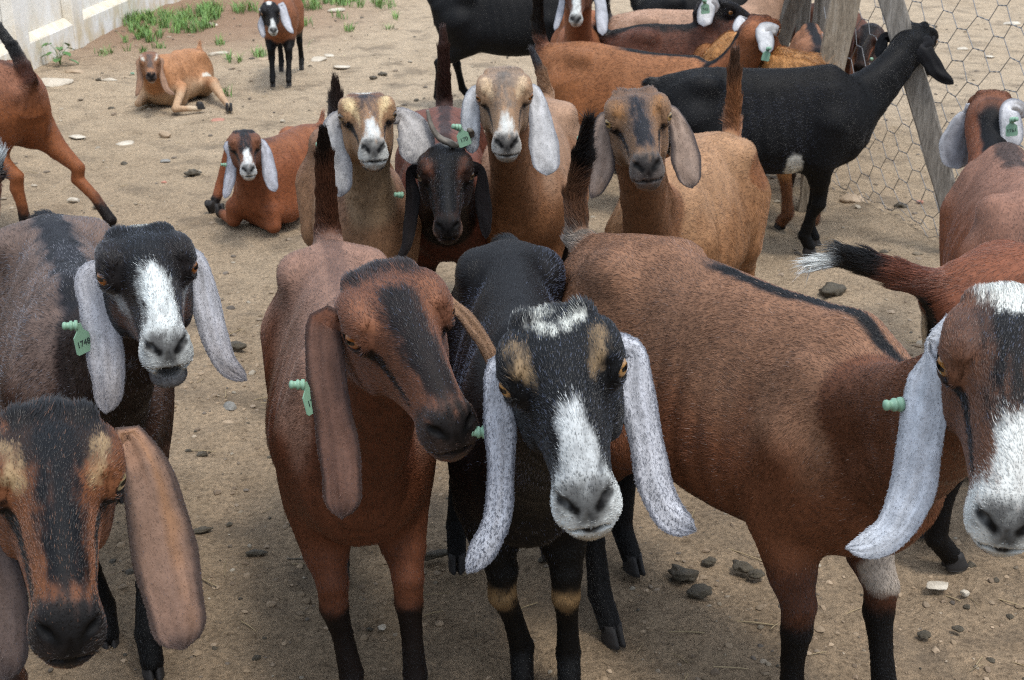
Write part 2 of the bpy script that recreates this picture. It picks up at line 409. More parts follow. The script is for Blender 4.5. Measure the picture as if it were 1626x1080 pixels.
def polygonize(g, hc, hf):
    prims = list(g.torso) + g.neck + [c for _, c in g.legs] + [g.tail] + g.head
    bl = np.array([p.box()[0] for p in prims]).min(0) - .03; bh = np.array([p.box()[1] for p in prims]).max(0) + .03
    bl[2] = max(bl[2], -.01)
    if g.head:
        hb = np.array([g.H(x, y, z) for x in (-.04, .268) for y in (-.07, .07) for z in (-.095, .08)]); fl, fh = hb.min(0), hb.max(0)
    else: fl, fh = A(9, 9, 9), A(9, 9, 9)
    ax = [axis_pts(bl[i], bh[i], fl[i], fh[i], hc, hf) for i in range(3)]
    X, Y, Z = ax; n = [len(a) for a in ax]
    cx, cy, cz = X[::4], Y[::4], Z[::4]
    GC = np.stack(np.meshgrid(cx, cy, cz, indexing='ij'), -1).reshape(-1, 3)
    D = goat_field(g, GC).reshape(len(cx), len(cy), len(cz))
    def corners(Dv, fn):
        r = None
        for a in (slice(0, -1), slice(1, None)):
            for b in (slice(0, -1), slice(1, None)):
                for c in (slice(0, -1), slice(1, None)):
                    v = Dv[a, b, c]; r = v if r is None else fn(r, v)
        return r
    diag = np.sqrt((np.diff(cx)[:, None, None]) ** 2 + (np.diff(cy)[None, :, None]) ** 2 + (np.diff(cz)[None, None, :]) ** 2)
    mn, mx, ma = corners(D, np.minimum), corners(D, np.maximum), corners(np.abs(D), np.minimum)
    keep = ((mn < 0) & (mx > 0)) | (ma < diag * .75)
    F = np.repeat(np.repeat(np.repeat(D, 4, 0), 4, 1), 4, 2)[:n[0], :n[1], :n[2]].astype(np.float32)
    mask = np.zeros(n, bool)
    kb = np.repeat(np.repeat(np.repeat(keep, 4, 0), 4, 1), 4, 2)
    for a in (0, 1):
        for b in (0, 1):
            for c in (0, 1):
                mask[a:a + kb.shape[0], b:b + kb.shape[1], c:c + kb.shape[2]] |= kb
    I = np.argwhere(mask)
    vals = np.empty(len(I), np.float32); CH = 200000
    for s in range(0, len(I), CH):
        J = I[s:s + CH]; vals[s:s + CH] = goat_field(g, np.stack([X[J[:, 0]], Y[J[:, 1]], Z[J[:, 2]]], 1))
    F[mask] = vals
    # surface nets
    S = (F < 0).astype(np.uint8)
    cnt = corners(S, lambda a, b: a + b)
    act = (cnt > 0) & (cnt < 8); C = np.argwhere(act)
    idx = np.full(act.shape, -1, np.int32); idx[act] = np.arange(len(C))
    off = np.array([(a, b, c) for a in (0, 1) for b in (0, 1) for c in (0, 1)])
    cv = np.stack([F[C[:, 0] + o[0], C[:, 1] + o[1], C[:, 2] + o[2]] for o in off], 1)
    sm = np.zeros((len(C), 3)); ct = np.zeros(len(C))
    for i in range(8):
        for j in range(i + 1, 8):
            if np.abs(off[i] - off[j]).sum() == 1:
                a, b = cv[:, i], cv[:, j]; w = (a < 0) != (b < 0)
                t = np.where(w, a / np.where(a == b, 1, a - b), 0)[:, None]
                sm += w[:, None] * (off[i] + t * (off[j] - off[i])); ct += w
    U = C + sm / ct[:, None]
    V = np.stack([np.interp(U[:, i], np.arange(n[i]), ax[i]) for i in range(3)], 1)
    quads = []
    for axn in range(3):
        o1, o2 = [(1, 2), (2, 0), (0, 1)][axn]
        sl0 = [slice(1, -1)] * 3; sl0[axn] = slice(0, -1); sl1 = list(sl0); sl1[axn] = slice(1, None)
        s0, s1 = S[tuple(sl0)], S[tuple(sl1)]
        E = np.argwhere(s0 != s1)
        if not len(E): continue
        base = E.copy(); base[:, o1] += 1; base[:, o2] += 1
        def cell(d1, d2):
            c = base.copy(); c[:, o1] += d1; c[:, o2] += d2; return idx[c[:, 0], c[:, 1], c[:, 2]]
        q = np.stack([cell(-1, -1), cell(0, -1), cell(0, 0), cell(-1, 0)], 1)
        inside = s0[tuple(E.T)] == 1
        q[~inside] = q[~inside][:, ::-1]; quads.append(q)
    Q = np.concatenate(quads); Q = Q[(Q >= 0).all(1)]
    # project onto the field, gradient = normal
    e = 0.0012
    f0 = goat_field(g, V)
    gr = np.stack([goat_field(g, V + np.eye(3)[i] * e) - f0 for i in range(3)], 1) / e
    gn = np.linalg.norm(gr, axis=1) + 1e-6
    st = np.clip(f0 / gn, -hc * .5, hc * .5)
    V = V - gr / gn[:, None] * st[:, None]
    return V, Q, gr / gn[:, None]

# ------------------------------------------------------------------ coat colours
def cap_d(q, a, b, ra, rb, zs=1.0):
    a = np.asarray(a, float); b = np.asarray(b, float); s = A(1, 1, zs)
    qa = (q - a) * s; ab = (b - a) * s; t = np.clip(qa @ ab / (ab @ ab + 1e-12), 0, 1)
    return np.linalg.norm(qa - t[:, None] * ab, axis=1) - (ra + (rb - ra) * t)
def mixc(c, col, w):
    return c * (1 - w[:, None]) + np.asarray(col) * w[:, None]

BLK = srgb(26, 25, 28); DBR = srgb(52, 34, 28); BRN = srgb(112, 66, 42); RED = srgb(126, 66, 36); TAN = srgb(164, 112, 72); PAL = srgb(190, 158, 116); WHT = srgb(214, 214, 214); GRY = srgb(120, 112, 108)

def goat_paint(g, V, N):
    k = g.k; c = k['coat']
    n1 = vnoise(V * 60, 3); n2 = vnoise(V * 17, 5); n3 = vnoise(V * A(30, 90, 90), 9)
    nz = (n1 * .45 + n2 * .3 + n3 * .35)
    ks = .016
    dT = group_d(V, g.torso, .022); ws = [np.exp(np.clip(-dT / ks, -40, 40))]
    flows = [None]
    dN = group_d(V, g.neck, .03) if g.neck else np.full(len(V), .5); ws.append(np.exp(np.clip(-dN / ks, -40, 40)))
    dH = group_d(V, g.head, .01) if g.head else np.full(len(V), .5); ws.append(np.exp(np.clip(-dH / ks, -40, 40)))
    legT = []
    for nm, ch in g.legs:
        d, T, u = ch.d(V, True); ws.append(np.exp(np.clip(-d / ks, -40, 40))); legT.append((T, u))
    dl, TT, tu = g.tail.d(V, True); ws.append(np.exp(np.clip(-dl / ks, -40, 40)))
    Wt = np.stack(ws, 1); Wt /= Wt.sum(1, keepdims=True) + 1e-12
    # flow of the hair
    back = g.torso_gen.R @ A(-1, 0, 0); down = g.torso_gen.R @ A(0, 0, -1)
    q = g.torso_gen.loc(V)
    fl = Wt[:, 0:1] * (back + down * (.35 + .4 * np.clip((.60 - q[:, 2:3]) / .2, -.5, 1)))
    if g.neck:
        _, Tn, un = g.neck[0].d(V, True); fl = fl - Wt[:, 1:2] * Tn
        fl = fl + Wt[:, 2:3] * (-(g.hR[:, 0]) + .12 * g.hR[:, 2])
    for i, (T, u) in enumerate(legT): fl = fl + Wt[:, 3 + i:4 + i] * T
    fl = fl + Wt[:, 7:8] * TT
    # colour
    base = np.asarray(c['base']); col = np.repeat(base[None], len(V), 0)
    if 'side' in c: col = mixc(col, c['side'], sstep(.70, .55, q[:, 2] + n2 * .05))  # back-to-side tone change, partly sky reflection on the back painted in
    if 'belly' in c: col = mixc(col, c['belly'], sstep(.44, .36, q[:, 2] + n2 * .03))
    if 'stripe' in c:
        sc, sw = c['stripe'][:2]; x0 = c['stripe'][2] if len(c['stripe']) > 2 else -1
        m = sstep(sw, sw * .45, np.abs(q[:, 1]) + nz * sw * .35) * sstep(.66, .72, q[:, 2]) * sstep(x0 - .05, x0 + .05, q[:, 0])
        col = mixc(col, sc, m)
    if g.neck:
        wn = sstep(.3, .7, Wt[:, 1])
        if 'neck' in c: col = mixc(col, c['neck'], wn)
        if 'mane' in c:
            up = g.neck[0]; t = np.clip(un * (len(up.p) - 1), 0, len(up.p) - 1.001); i = t.astype(int)
            ctr = up.p[i] + (up.p[i + 1] - up.p[i]) * (t - i)[:, None]; rel = V - ctr
            Tn_ = Tn; upv = norm(A(-.6, 0, .8) - (Tn_ @ A(-.6, 0, .8))[:, None] * Tn_)
            el = (rel * upv).sum(1) / (np.linalg.norm(rel, axis=1) + 1e-6)
            col = mixc(col, c['mane'], wn * sstep(.60, .82, el + nz * .12))
    for i, (T, u) in enumerate(legT):
        wl = sstep(.35, .75, Wt[:, 3 + i])
        lc = c.get('legs')
        if lc:
            z = u + nz * .05
            m = sstep(lc[1] - .07, lc[1] + .06, z); col = mixc(col, lc[0], wl * m)
            if len(lc) > 2:      # pale knee patch
                col = mixc(col, lc[2], wl * np.exp(-((z - .56) / .045) ** 2) * .8)
    if g.head:
        h = ((V - g.hp) @ g.hR) / g.hs; wh = sstep(.35, .7, Wt[:, 2])
        hm = h.copy(); hm[:, 1] = np.abs(hm[:, 1]); nh = (vnoise(h * A(28, 170, 120), 51) * .0050 + vnoise(h * A(60, 300, 200), 52) * .0042 + nz * .0015)
        hc = np.repeat(np.asarray(c.get('face', base))[None], len(V), 0)
        for stq in c.get('strokes', []):
            a, b, ra, rb, cc = stq[:5]; so_ = stq[5] if len(stq) > 5 else .005; side = stq[6] if len(stq) > 6 else 0
            zs = stq[7] if len(stq) > 7 else 1.0
            Q = hm if not side else h
            hc = mixc(hc, cc, sstep(so_ * 1.5, -so_ * 1.3, cap_d(Q, a, b, ra, rb, zs) + nh * min(1.6, so_ / .0045)))
        dk = c.get('rim', srgb(30, 24, 22))
        hc = mixc(hc, dk, sstep(.0045, -.002, cap_d(hm, (.078, .064, .020), (.106, .060, .016), .0085, .006)))
        nd = c.get('nose', srgb(34, 30, 31))
        hc = mixc(hc, nd, .85 * sstep(.009, -.007, cap_d(hm, (.252, .010, -.004), (.263, .0, -.020), .014, .009) + nh))
        hc = mixc(hc, nd * .5, sstep(.003, -.002, cap_d(hm, (.2615, .0115, -.0135), (.250, .0245, -.005), .0050, .0046)))
        hc = mixc(hc, nd * .7, sstep(.004, -.001, cap_d(hm, (.264, .0, -.037), (.214, .031, -.041), .0026, .0020)))
        col = mixc(col, hc, wh)
        if k.get('mouth'):
            mo = cap_d(h, (.258, -.009, -.047), (.258, .009, -.047), .0065, .0065); col = mixc(col, srgb(40, 34, 36), wh * sstep(.004, -.003, mo))
            col = mixc(col, srgb(190, 185, 178), wh * sstep(.002, -.001, cap_d(h, (.254, -.010, -.0545), (.254, .010, -.0545), .0022, .0022)))
    tc = c.get('tail')
    if tc:
        wt = sstep(.4, .8, Wt[:, 7])
        for (u0, cc) in tc: col = mixc(col, cc, wt * sstep(u0 - .08, u0 + .08, tu + nz * .06))
    for (ctr, rad, cc) in c.get('blobs', []):
        dd = np.sqrt((((q - A(*ctr)) / A(*rad)) ** 2).sum(1)); col = mixc(col, cc, sstep(1.12, .88, dd + nz * .22))
    vr = c.get('vary', .10)
    col = col * (1 + vr * nz * 1.1 + .05 * n2)[:, None]
    lum = col @ A(.3, .55, .15); col = lum[:, None] * .09 + col * .91
    col = col * (.24 + .66 * sstep(.008, .06, lum))[:, None] * A(.985, 1.02, .98)
    return np.clip(col, 0.0015, .85), fl, Wt

def hair_for(g, V, Q, N, col, fl, Wt, count, seed):
    rs = np.random.RandomState(seed); k = g.k; c = k['coat']
    a, b, d4 = V[Q[:, 0]], V[Q[:, 1]], V[Q[:, 3]]
    ar = np.linalg.norm(np.cross(b - a, d4 - a), axis=1)
    fc = V[Q].mean(1); fn = norm(N[Q].sum(1))
    wt = Wt[Q[:, 0]]
    view = norm((g.Rg.T @ (CAM - g.pos)) - fc); fac = (fn * view).sum(1)
    dens = ar * np.where(fac < -.35, .2, 1.0) * (1 + 1.8 * wt[:, 2] + 2.5 * wt[:, 7] + .3 * wt[:, 3:7].sum(1))
    if g.head:      # keep eye slits, nostrils and mouth free
        h = ((fc - g.hp) @ g.hR) / g.hs; h[:, 1] = np.abs(h[:, 1])
        for (a_, b_, r_) in (((.078, .066, .021), (.104, .062, .019), .0085), ((.255, .018, -.008), (.262, .0, -.018), .008), ((.264, 0, -.037), (.20, .042, -.041), .004)):
            dens = dens * (cap_d(h, a_, b_, r_, r_) > 0)
    cs = np.cumsum(dens); f = np.searchsorted(cs, rs.rand(count) * cs[-1]); f = np.clip(f, 0, len(Q) - 1)
    u, v = rs.rand(count, 1), rs.rand(count, 1); q = Q[f]
    bl = lambda X: X[q[:, 0]] * (1 - u) * (1 - v) + X[q[:, 1]] * u * (1 - v) + X[q[:, 2]] * u * v + X[q[:, 3]] * (1 - u) * v
    P = bl(V); nn = norm(bl(N)); ff = bl(fl); w = bl(Wt)
    jf = norm(ff); cc = goat_paint(g, P + (jf * rs.randn(count, 1) * .0095 + rs.randn(count, 3) * .0022) * k.get('mingle', 1.0) * (.4 + .6 * w[:, 2:3]), nn)[0]
    ff = ff - (ff * nn).sum(1, keepdims=True) * nn; ff = norm(ff)
    # gentle swirls
    sw = np.stack([vnoise(P * 9, 21), vnoise(P * 9, 22), vnoise(P * 9, 23)], 1) * .55
    sw2 = np.stack([vnoise(P * 45, 31), vnoise(P * 45, 32), vnoise(P * 45, 33)], 1) * k.get('shag', .22)
    ff = ff + sw + sw2 + rs.randn(count, 3) * .075; ff = norm(ff - (ff * nn).sum(1, keepdims=True) * nn)
    ln = k.get('hairlen', 1.0) * (w @ A(.0115, .0105, .0078, .007, .007, .008, .008, k.get('tailhair', .05) * .8))
    if g.head:
        h = ((P - g.hp) @ g.hR) / g.hs
        ln = ln * (1 + 1.6 * k.get('tuft', .6) * sstep(.06, .0, np.abs(h[:, 0] - .005)) * sstep(.03, .05, h[:, 2]) * w[:, 2])
        ln = ln * (1 - .45 * w[:, 2] * sstep(.17, .24, h[:, 0]))
    ln = ln * (.65 + .7 * rs.rand(count)) * (1 + .35 * vnoise(P * 30, 41))
    lift = (.065 + .065 * rs.rand(count, 1)) * (1 + .25 * w[:, 7:8]) * k.get('lift', 1.0)
    p1 = P + (ff + nn * lift * 1.7) * (ln * .5)[:, None]
    gv = A(0, 0, -.07) + .07 * nn[:, 2:3] * nn; p2 = P + (ff + nn * lift + gv) * ln[:, None]
    P0 = P - nn * .0015
    rad = k.get('hairrad', .00034)
    pts = np.stack([P0, p1, p2], 1).astype(np.float32)
    rr = np.repeat((np.array([1.0, .8, .12]) * rad)[None], count, 0) * (.7 + .6 * rs.rand(count, 1)) * (1 + .5 * w[:, 7:8])
    jit = (1 + c.get('hairvar', .28) * (1 - .25 * w[:, 2]) * rs.randn(count))[:, None]
    cc = np.clip(cc * np.clip(jit, .45, 1.9), .002, .9)
    sil = c.get('silver_or_sheen')  # paler hairs: true grizzle; on the black goats, sky sheen painted as hair colour
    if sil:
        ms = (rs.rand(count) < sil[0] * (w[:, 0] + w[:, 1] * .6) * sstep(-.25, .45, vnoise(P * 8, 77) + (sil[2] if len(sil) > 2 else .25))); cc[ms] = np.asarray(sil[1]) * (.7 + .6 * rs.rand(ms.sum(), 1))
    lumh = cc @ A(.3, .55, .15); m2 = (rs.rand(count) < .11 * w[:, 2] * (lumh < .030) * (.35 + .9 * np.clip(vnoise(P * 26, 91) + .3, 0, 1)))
    cc[m2] = np.asarray(c.get('glint', srgb(74, 80, 96))) * (.45 + .8 * rs.rand(m2.sum(), 1))  # sheen on dark head fur, painted as a paler hair colour
    return pts, rr.astype(np.float32), cc.astype(np.float32)

def add_hair(name, pts, rad, cols, parent):
    hc = bpy.data.hair_curves.new(name); n = len(pts); hc.add_curves([pts.shape[1]] * n)
    hc.position_data.foreach_set('vector', pts.ravel())
    at = hc.attributes.get('radius') or hc.attributes.new('radius', 'FLOAT', 'POINT'); at.data.foreach_set('value', rad.ravel())
    ca = hc.attributes.new('col', 'FLOAT_COLOR', 'CURVE'); c4 = np.ones((n, 4), np.float32); c4[:, :3] = cols; ca.data.foreach_set('color', c4.ravel())
    hc.materials.append(M_HAIR)
    return link(bpy.data.objects.new(name, hc), parent)

# ------------------------------------------------------------------ ears, eyes, hooves, tags
def spline(P, n):
    P = np.asarray(P, float); t = np.concatenate([[0], np.cumsum(np.linalg.norm(np.diff(P[:, :3], axis=0), axis=1) + 1e-6)]); t /= t[-1]
    u = np.linspace(0, 1, n); m = np.gradient(P, t, axis=0)
    i = np.clip(np.searchsorted(t, u) - 1, 0, len(t) - 2); h = (t[i + 1] - t[i])[:, None]; s = ((u - t[i]) / h[:, 0])[:, None]
    return (2 * s**3 - 3 * s**2 + 1) * P[i] + (s**3 - 2 * s**2 + s) * h * m[i] + (-2 * s**3 + 3 * s**2) * P[i + 1] + (s**3 - s**2) * h * m[i + 1]
def ear_mesh(ctr, wid, facing, curl=60, thick=.0045, n=30, m=11, tilt=0.0, root_round=False, tip=.12):
    """ctr: world centreline; wid: full widths; facing: unit vectors the broad face looks along; returns V, quads, uv(along, across)"""
    D = spline(np.column_stack([ctr, wid, facing]), n); C, Wd, Fc = D[:, :3], np.maximum(D[:, 3], .004), norm(D[:, 4:7])
    Wd = Wd * (1 + .07 * vnoise(np.stack([np.linspace(0, 6, n), np.full(n, Wd[0] * 500), np.zeros(n)], 1), 78))
    T = norm(np.gradient(C, axis=0)); Ac = norm(np.cross(T, Fc)); Nn = np.cross(Ac, T)
    a = R(tilt); Ac, Nn = Ac * math.cos(a) + Nn * math.sin(a), Nn * math.cos(a) - Ac * math.sin(a)
    u = np.linspace(0, 1, n); tr = np.where(u > 1 - tip, np.sqrt(np.clip(1 - ((u - (1 - tip)) / tip) ** 2, .02, 1)), 1); Wd = Wd * tr
    ph = np.linspace(0, 2 * math.pi, 2 * m, endpoint=False)
    V = np.zeros((n, 2 * m, 3)); uv = np.zeros((n, 2 * m, 2)); cu = R(curl)
    for j, p in enumerate(ph):
        s = math.cos(p); th = math.sin(p) * thick * .5 * np.clip(Wd / .03, .3, 1.6)
        ang = s * cu / 2; rr = Wd / (2 * math.sin(cu / 2)); bump = (0.0012 * np.sin(u * 17 + s * 3) + .0016 * np.sin(s * 8 + 2.2 * np.sin(u * 4.1)) + .0042 * vnoise(np.stack([u * 6, u * 0 + s * 2.5, u * 0 + Wd[0] * 99], 1), 77)) * (1 - s * s) * np.clip(Wd / .05, .2, 1) - .0022 * np.exp(-((s - .12 - .14 * np.sin(u * 3.1)) / .09) ** 2) - .0014 * np.exp(-((s + .38 - .10 * np.sin(u * 4.3)) / .07) ** 2)
        V[:, j] = C + Ac * (rr * math.sin(ang))[:, None] - Nn * (rr * (1 - math.cos(ang)))[:, None] + Nn * (th + bump + .085 * Wd * (s ** 4 - .15) * np.clip(u * 3 - .3, 0, 1))[:, None]
        uv[:, j, 0] = u; uv[:, j, 1] = s
    V = V.reshape(-1, 3); uv = uv.reshape(-1, 2); M = 2 * m
    i = np.arange(n - 1)[:, None]; j = np.arange(M)[None]
    q = np.stack([i * M + j, i * M + (j + 1) % M, (i + 1) * M + (j + 1) % M, (i + 1) * M + j], -1).reshape(-1, 4)
    c0, c1 = len(V), len(V) + 1
    V = np.vstack([V, C[:1], C[-1:] + T[-1] * .001]); uv = np.vstack([uv, [[0, 0]], [[1, 0]]])
    t = [(c0, (k + 1) % M, k) for k in range(M)] + [(c1, (n - 1) * M + k, (n - 1) * M + (k + 1) % M) for k in range(M)]
    return V, q, np.array(t), uv
def quad_normals(V, Q, T=None):
    N = np.zeros_like(V); fn = np.cross(V[Q[:, 2]] - V[Q[:, 0]], V[Q[:, 3]] - V[Q[:, 1]])
    for i in range(4): np.add.at(N, Q[:, i], fn)
    return norm(N)

def uvsphere(n=24, m=14):
    V = []; F = []
    for i in range(m + 1):
        for j in range(n):
            a, b = math.pi * i / m, 2 * math.pi * j / n; V.append((math.cos(a), math.sin(a) * math.cos(b), math.sin(a) * math.sin(b)))
    for i in range(m):
        for j in range(n): F.append((i * n + j, i * n + (j + 1) % n, (i + 1) * n + (j + 1) % n, (i + 1) * n + j))
    return np.array(V), np.array(F)
SPH = uvsphere()
HOOF_CACHE = {}
def hoof_mesh(name, Fp, fwd, up, s, parent):
    fwd = norm(np.asarray(fwd, float)); up = np.asarray(up, float); up = norm(up - (up @ fwd) * fwd); lat = np.cross(up, fwd)
    V, Q = [], []
    for sd in (-1, 1):
        prof = [(.044, -.014, .018, .019), (.030, -.018, .025, .0205), (.012, -.022, .034, .0220), (.004, -.022, .039, .0225), (.0, -.020, .036, .020)]   # height, back, front, width
        b0 = len(V); k = 10
        for (z, bk, fr, w) in prof:
            for j in range(k):
                a = 2 * math.pi * j / k; x = (fr + bk) / 2 + (fr - bk) / 2 * math.cos(a); y = sd * .0115 + w * .5 * math.sin(a) * (1 - .35 * max(0, math.cos(a)) ** 2) - sd * .004 * max(0, math.cos(a))
                V.append(np.asarray(Fp) + s * (fwd * x + lat * y + up * z))
        for i in range(len(prof) - 1):
            for j in range(k): Q.append((b0 + i * k + j, b0 + i * k + (j + 1) % k, b0 + (i + 1) * k + (j + 1) % k, b0 + (i + 1) * k + j))
        for i, (p, q) in enumerate(((0, 1), (2, 3), (4, 5), (6, 7))): pass
        for e in (0, len(prof) - 1):
            for j in range(1, k // 2):
                Q.append((b0 + e * k + j, b0 + e * k + j - 1 if j > 1 else b0 + e * k, b0 + e * k + (k - j + 1) % k, b0 + e * k + k - j))
    return mesh_np(name, np.array(V), np.array(Q), M_HOOF, parent)

def text_mesh(name, s, size, mtx, parent, matl):
    cu = bpy.data.curves.new(name, 'FONT'); cu.body = s; cu.size = size; cu.align_x = 'CENTER'; cu.align_y = 'CENTER'; cu.extrude = 0.0002
    o = bpy.data.objects.new(name, cu); COL.objects.link(o)
    dg = bpy.context.evaluated_depsgraph_get(); me = bpy.data.meshes.new_from_object(o.evaluated_get(dg))
    bpy.data.objects.remove(o); bpy.data.curves.remove(cu)
    me.transform(mtx); me.materials.clear(); me.materials.append(matl); me.name = name
    return link(bpy.data.objects.new(name, me), parent)

def ear_tag(parent, L2, pos, flag_dir, face, stud_dir, s=1.0, text='', flag=True, flip=1):
    """a green ear tag: round stud and hanging flag; all vectors world, L2 world->goat"""
    Rw = L2
    prof = [(0, .0001), (0, .0085), (.004, .0085), (.005, .006), (.007, .006), (.008, .0078), (.011, .0078), (.012, .0055), (.016, .0052), (.018, .0065), (.021, .006), (.0225, .003), (.0228, .0001)]
    ax = norm(np.asarray(stud_dir, float)); t1 = norm(np.cross(ax, A(.3, .2, .9))); t2 = np.cross(ax, t1)
    V, Q = [], []; k = 14
    for (x, r) in prof:
        for j in range(k): a = 2 * math.pi * j / k; V.append(pos + s * 1.25 * (ax * x + (t1 * math.cos(a) + t2 * math.sin(a)) * r))
    for i in range(len(prof) - 1):
        for j in range(k): Q.append((i * k + j, i * k + (j + 1) % k, (i + 1) * k + (j + 1) % k, (i + 1) * k + j))
    V = np.array(V); tg = mesh_np('ear_tag', np.array([Rw(v) for v in V]), np.array(Q), M_TAG, parent)
    if flag:
        fd = norm(np.asarray(flag_dir, float)); fc = np.asarray(face, float); fc = norm(fc - (fc @ fd) * fd); lt = np.cross(fd, fc)
        o = pos + fc * .0015; ol = [(-.004, .0055), (.010, .008), (.020, .019), (.052, .0205), (.056, .017)]
        pts = [(x, y) for x, y in ol] + [(x, -y) for x, y in ol[::-1]]
        V = []; T = []
        n = len(pts)
        for sd in (0, 1):
            for (x, y) in pts: V.append(o + s * (fd * x + lt * y + fc * (sd * .0022 + .02 * x * .4)))
        q = [(j, (j + 1) % n, n + (j + 1) % n, n + j) for j in range(n)]
        for base, rev in ((0, 1), (n, 0)):
            for j in range(n // 2 - 1):
                qq = (base + j, base + j + 1, base + n - 2 - j, base + n - 1 - j); q.append(qq[::-1] if rev else qq)
        mesh_np('tag_flag', np.array([Rw(v) for v in V]), np.array(q), M_TAG, tg, smooth=False)
        if text:
            # text runs across the flag, top towards the stud
            ctr = o + s * (fd * .036 + fc * (.0024 + .0003 + .02 * .036 * .4 + .0004)); xa = -lt * flip; ya = -fd * flip
            Rm = np.stack([xa, ya, np.cross(xa, ya)], 1)
            c0 = Rw(ctr); B = np.stack([Rw(ctr + Rm[:, i]) - c0 for i in range(3)], 1)
            mt = Matrix([[*B[0], c0[0]], [*B[1], c0[1]], [*B[2], c0[2]], [0, 0, 0, 1]])
            text_mesh('tag_number', text, .017 * s, mt, tg, M_INK)
    return tg

def eye_pair(g, root, lod):
    h = g.hs
    iris = np.asarray(g.k['coat'].get('iris', srgb(168, 112, 50))) * .75
    for s in (-1, 1):
        V, Fq = SPH; ax = norm(A(.46, .86 * s, .06)); c = A(.0865, .0495 * s, .021); r = .0153
        zz = A(0, 0, 1); t2 = norm(np.cross(ax, zz)); t1 = np.cross(t2, ax)
        M = np.stack([ax, t2, t1], 1)
        Vh = c + r * (V @ M.T); W = g.hp + h * (Vh @ g.hR.T)
        x = V[:, 0]; col = np.repeat(iris[None], len(V), 0); col = mixc(col, srgb(25, 18, 14), sstep(.80, .66, x)); col = col * (.75 + .35 * np.random.RandomState(1).rand(len(V), 1))
        e = mesh_np('eye', W, Fq, M_EYE, root, cols=col)
        # slit pupil: a slightly raised horizontal lozenge patch
        nu, nv = 8, 5; PV = []
        for i in range(nu):
            for j in range(nv):
                a, b = (i / (nu - 1) - .5) * .95, (j / (nv - 1) - .5) * .36 * (1 - .35 * abs(2 * i / (nu - 1) - 1) ** 3)
                d = norm(A(math.cos(a) * math.cos(b), math.sin(a) * math.cos(b), math.sin(b))); PV.append(c + (r + .00025) * (M @ d))
        PV = g.hp + h * (np.array(PV) @ g.hR.T)
        PQ = [(i * nv + j, (i + 1) * nv + j, (i + 1) * nv + j + 1, i * nv + j + 1) for i in range(nu - 1) for j in range(nv - 1)]
        mesh_np('pupil', PV, np.array(PQ), M_PUPIL, e)

GOATS = []
def goat(**k): GOATS.append(k)
GROUP = 'lop-eared goats of the herd in the yard'

def compute(k):
    g = make_goat_spec(**k)
    lod = k.get('lod', 2)
    hc, hf = {3: (.0072, .0034), 2: (.0095, .0048), 1: (.013, .0075), 0: (.017, .011)}[lod]
    if QUICK: hc, hf = hc * 1.5, hf * 1.5
    V, Q, N = polygonize(g, hc, hf)
    col, fl, Wt = goat_paint(g, V, N)
    hair = None
    nh = int(k.get('hair', 40000) * (.3 if QUICK else 1.25 if lod == 3 else 1))
    if nh: hair = hair_for(g, V, Q, N, col, fl, Wt, nh, k['seed'])
    return g, V, Q, N, col, hair

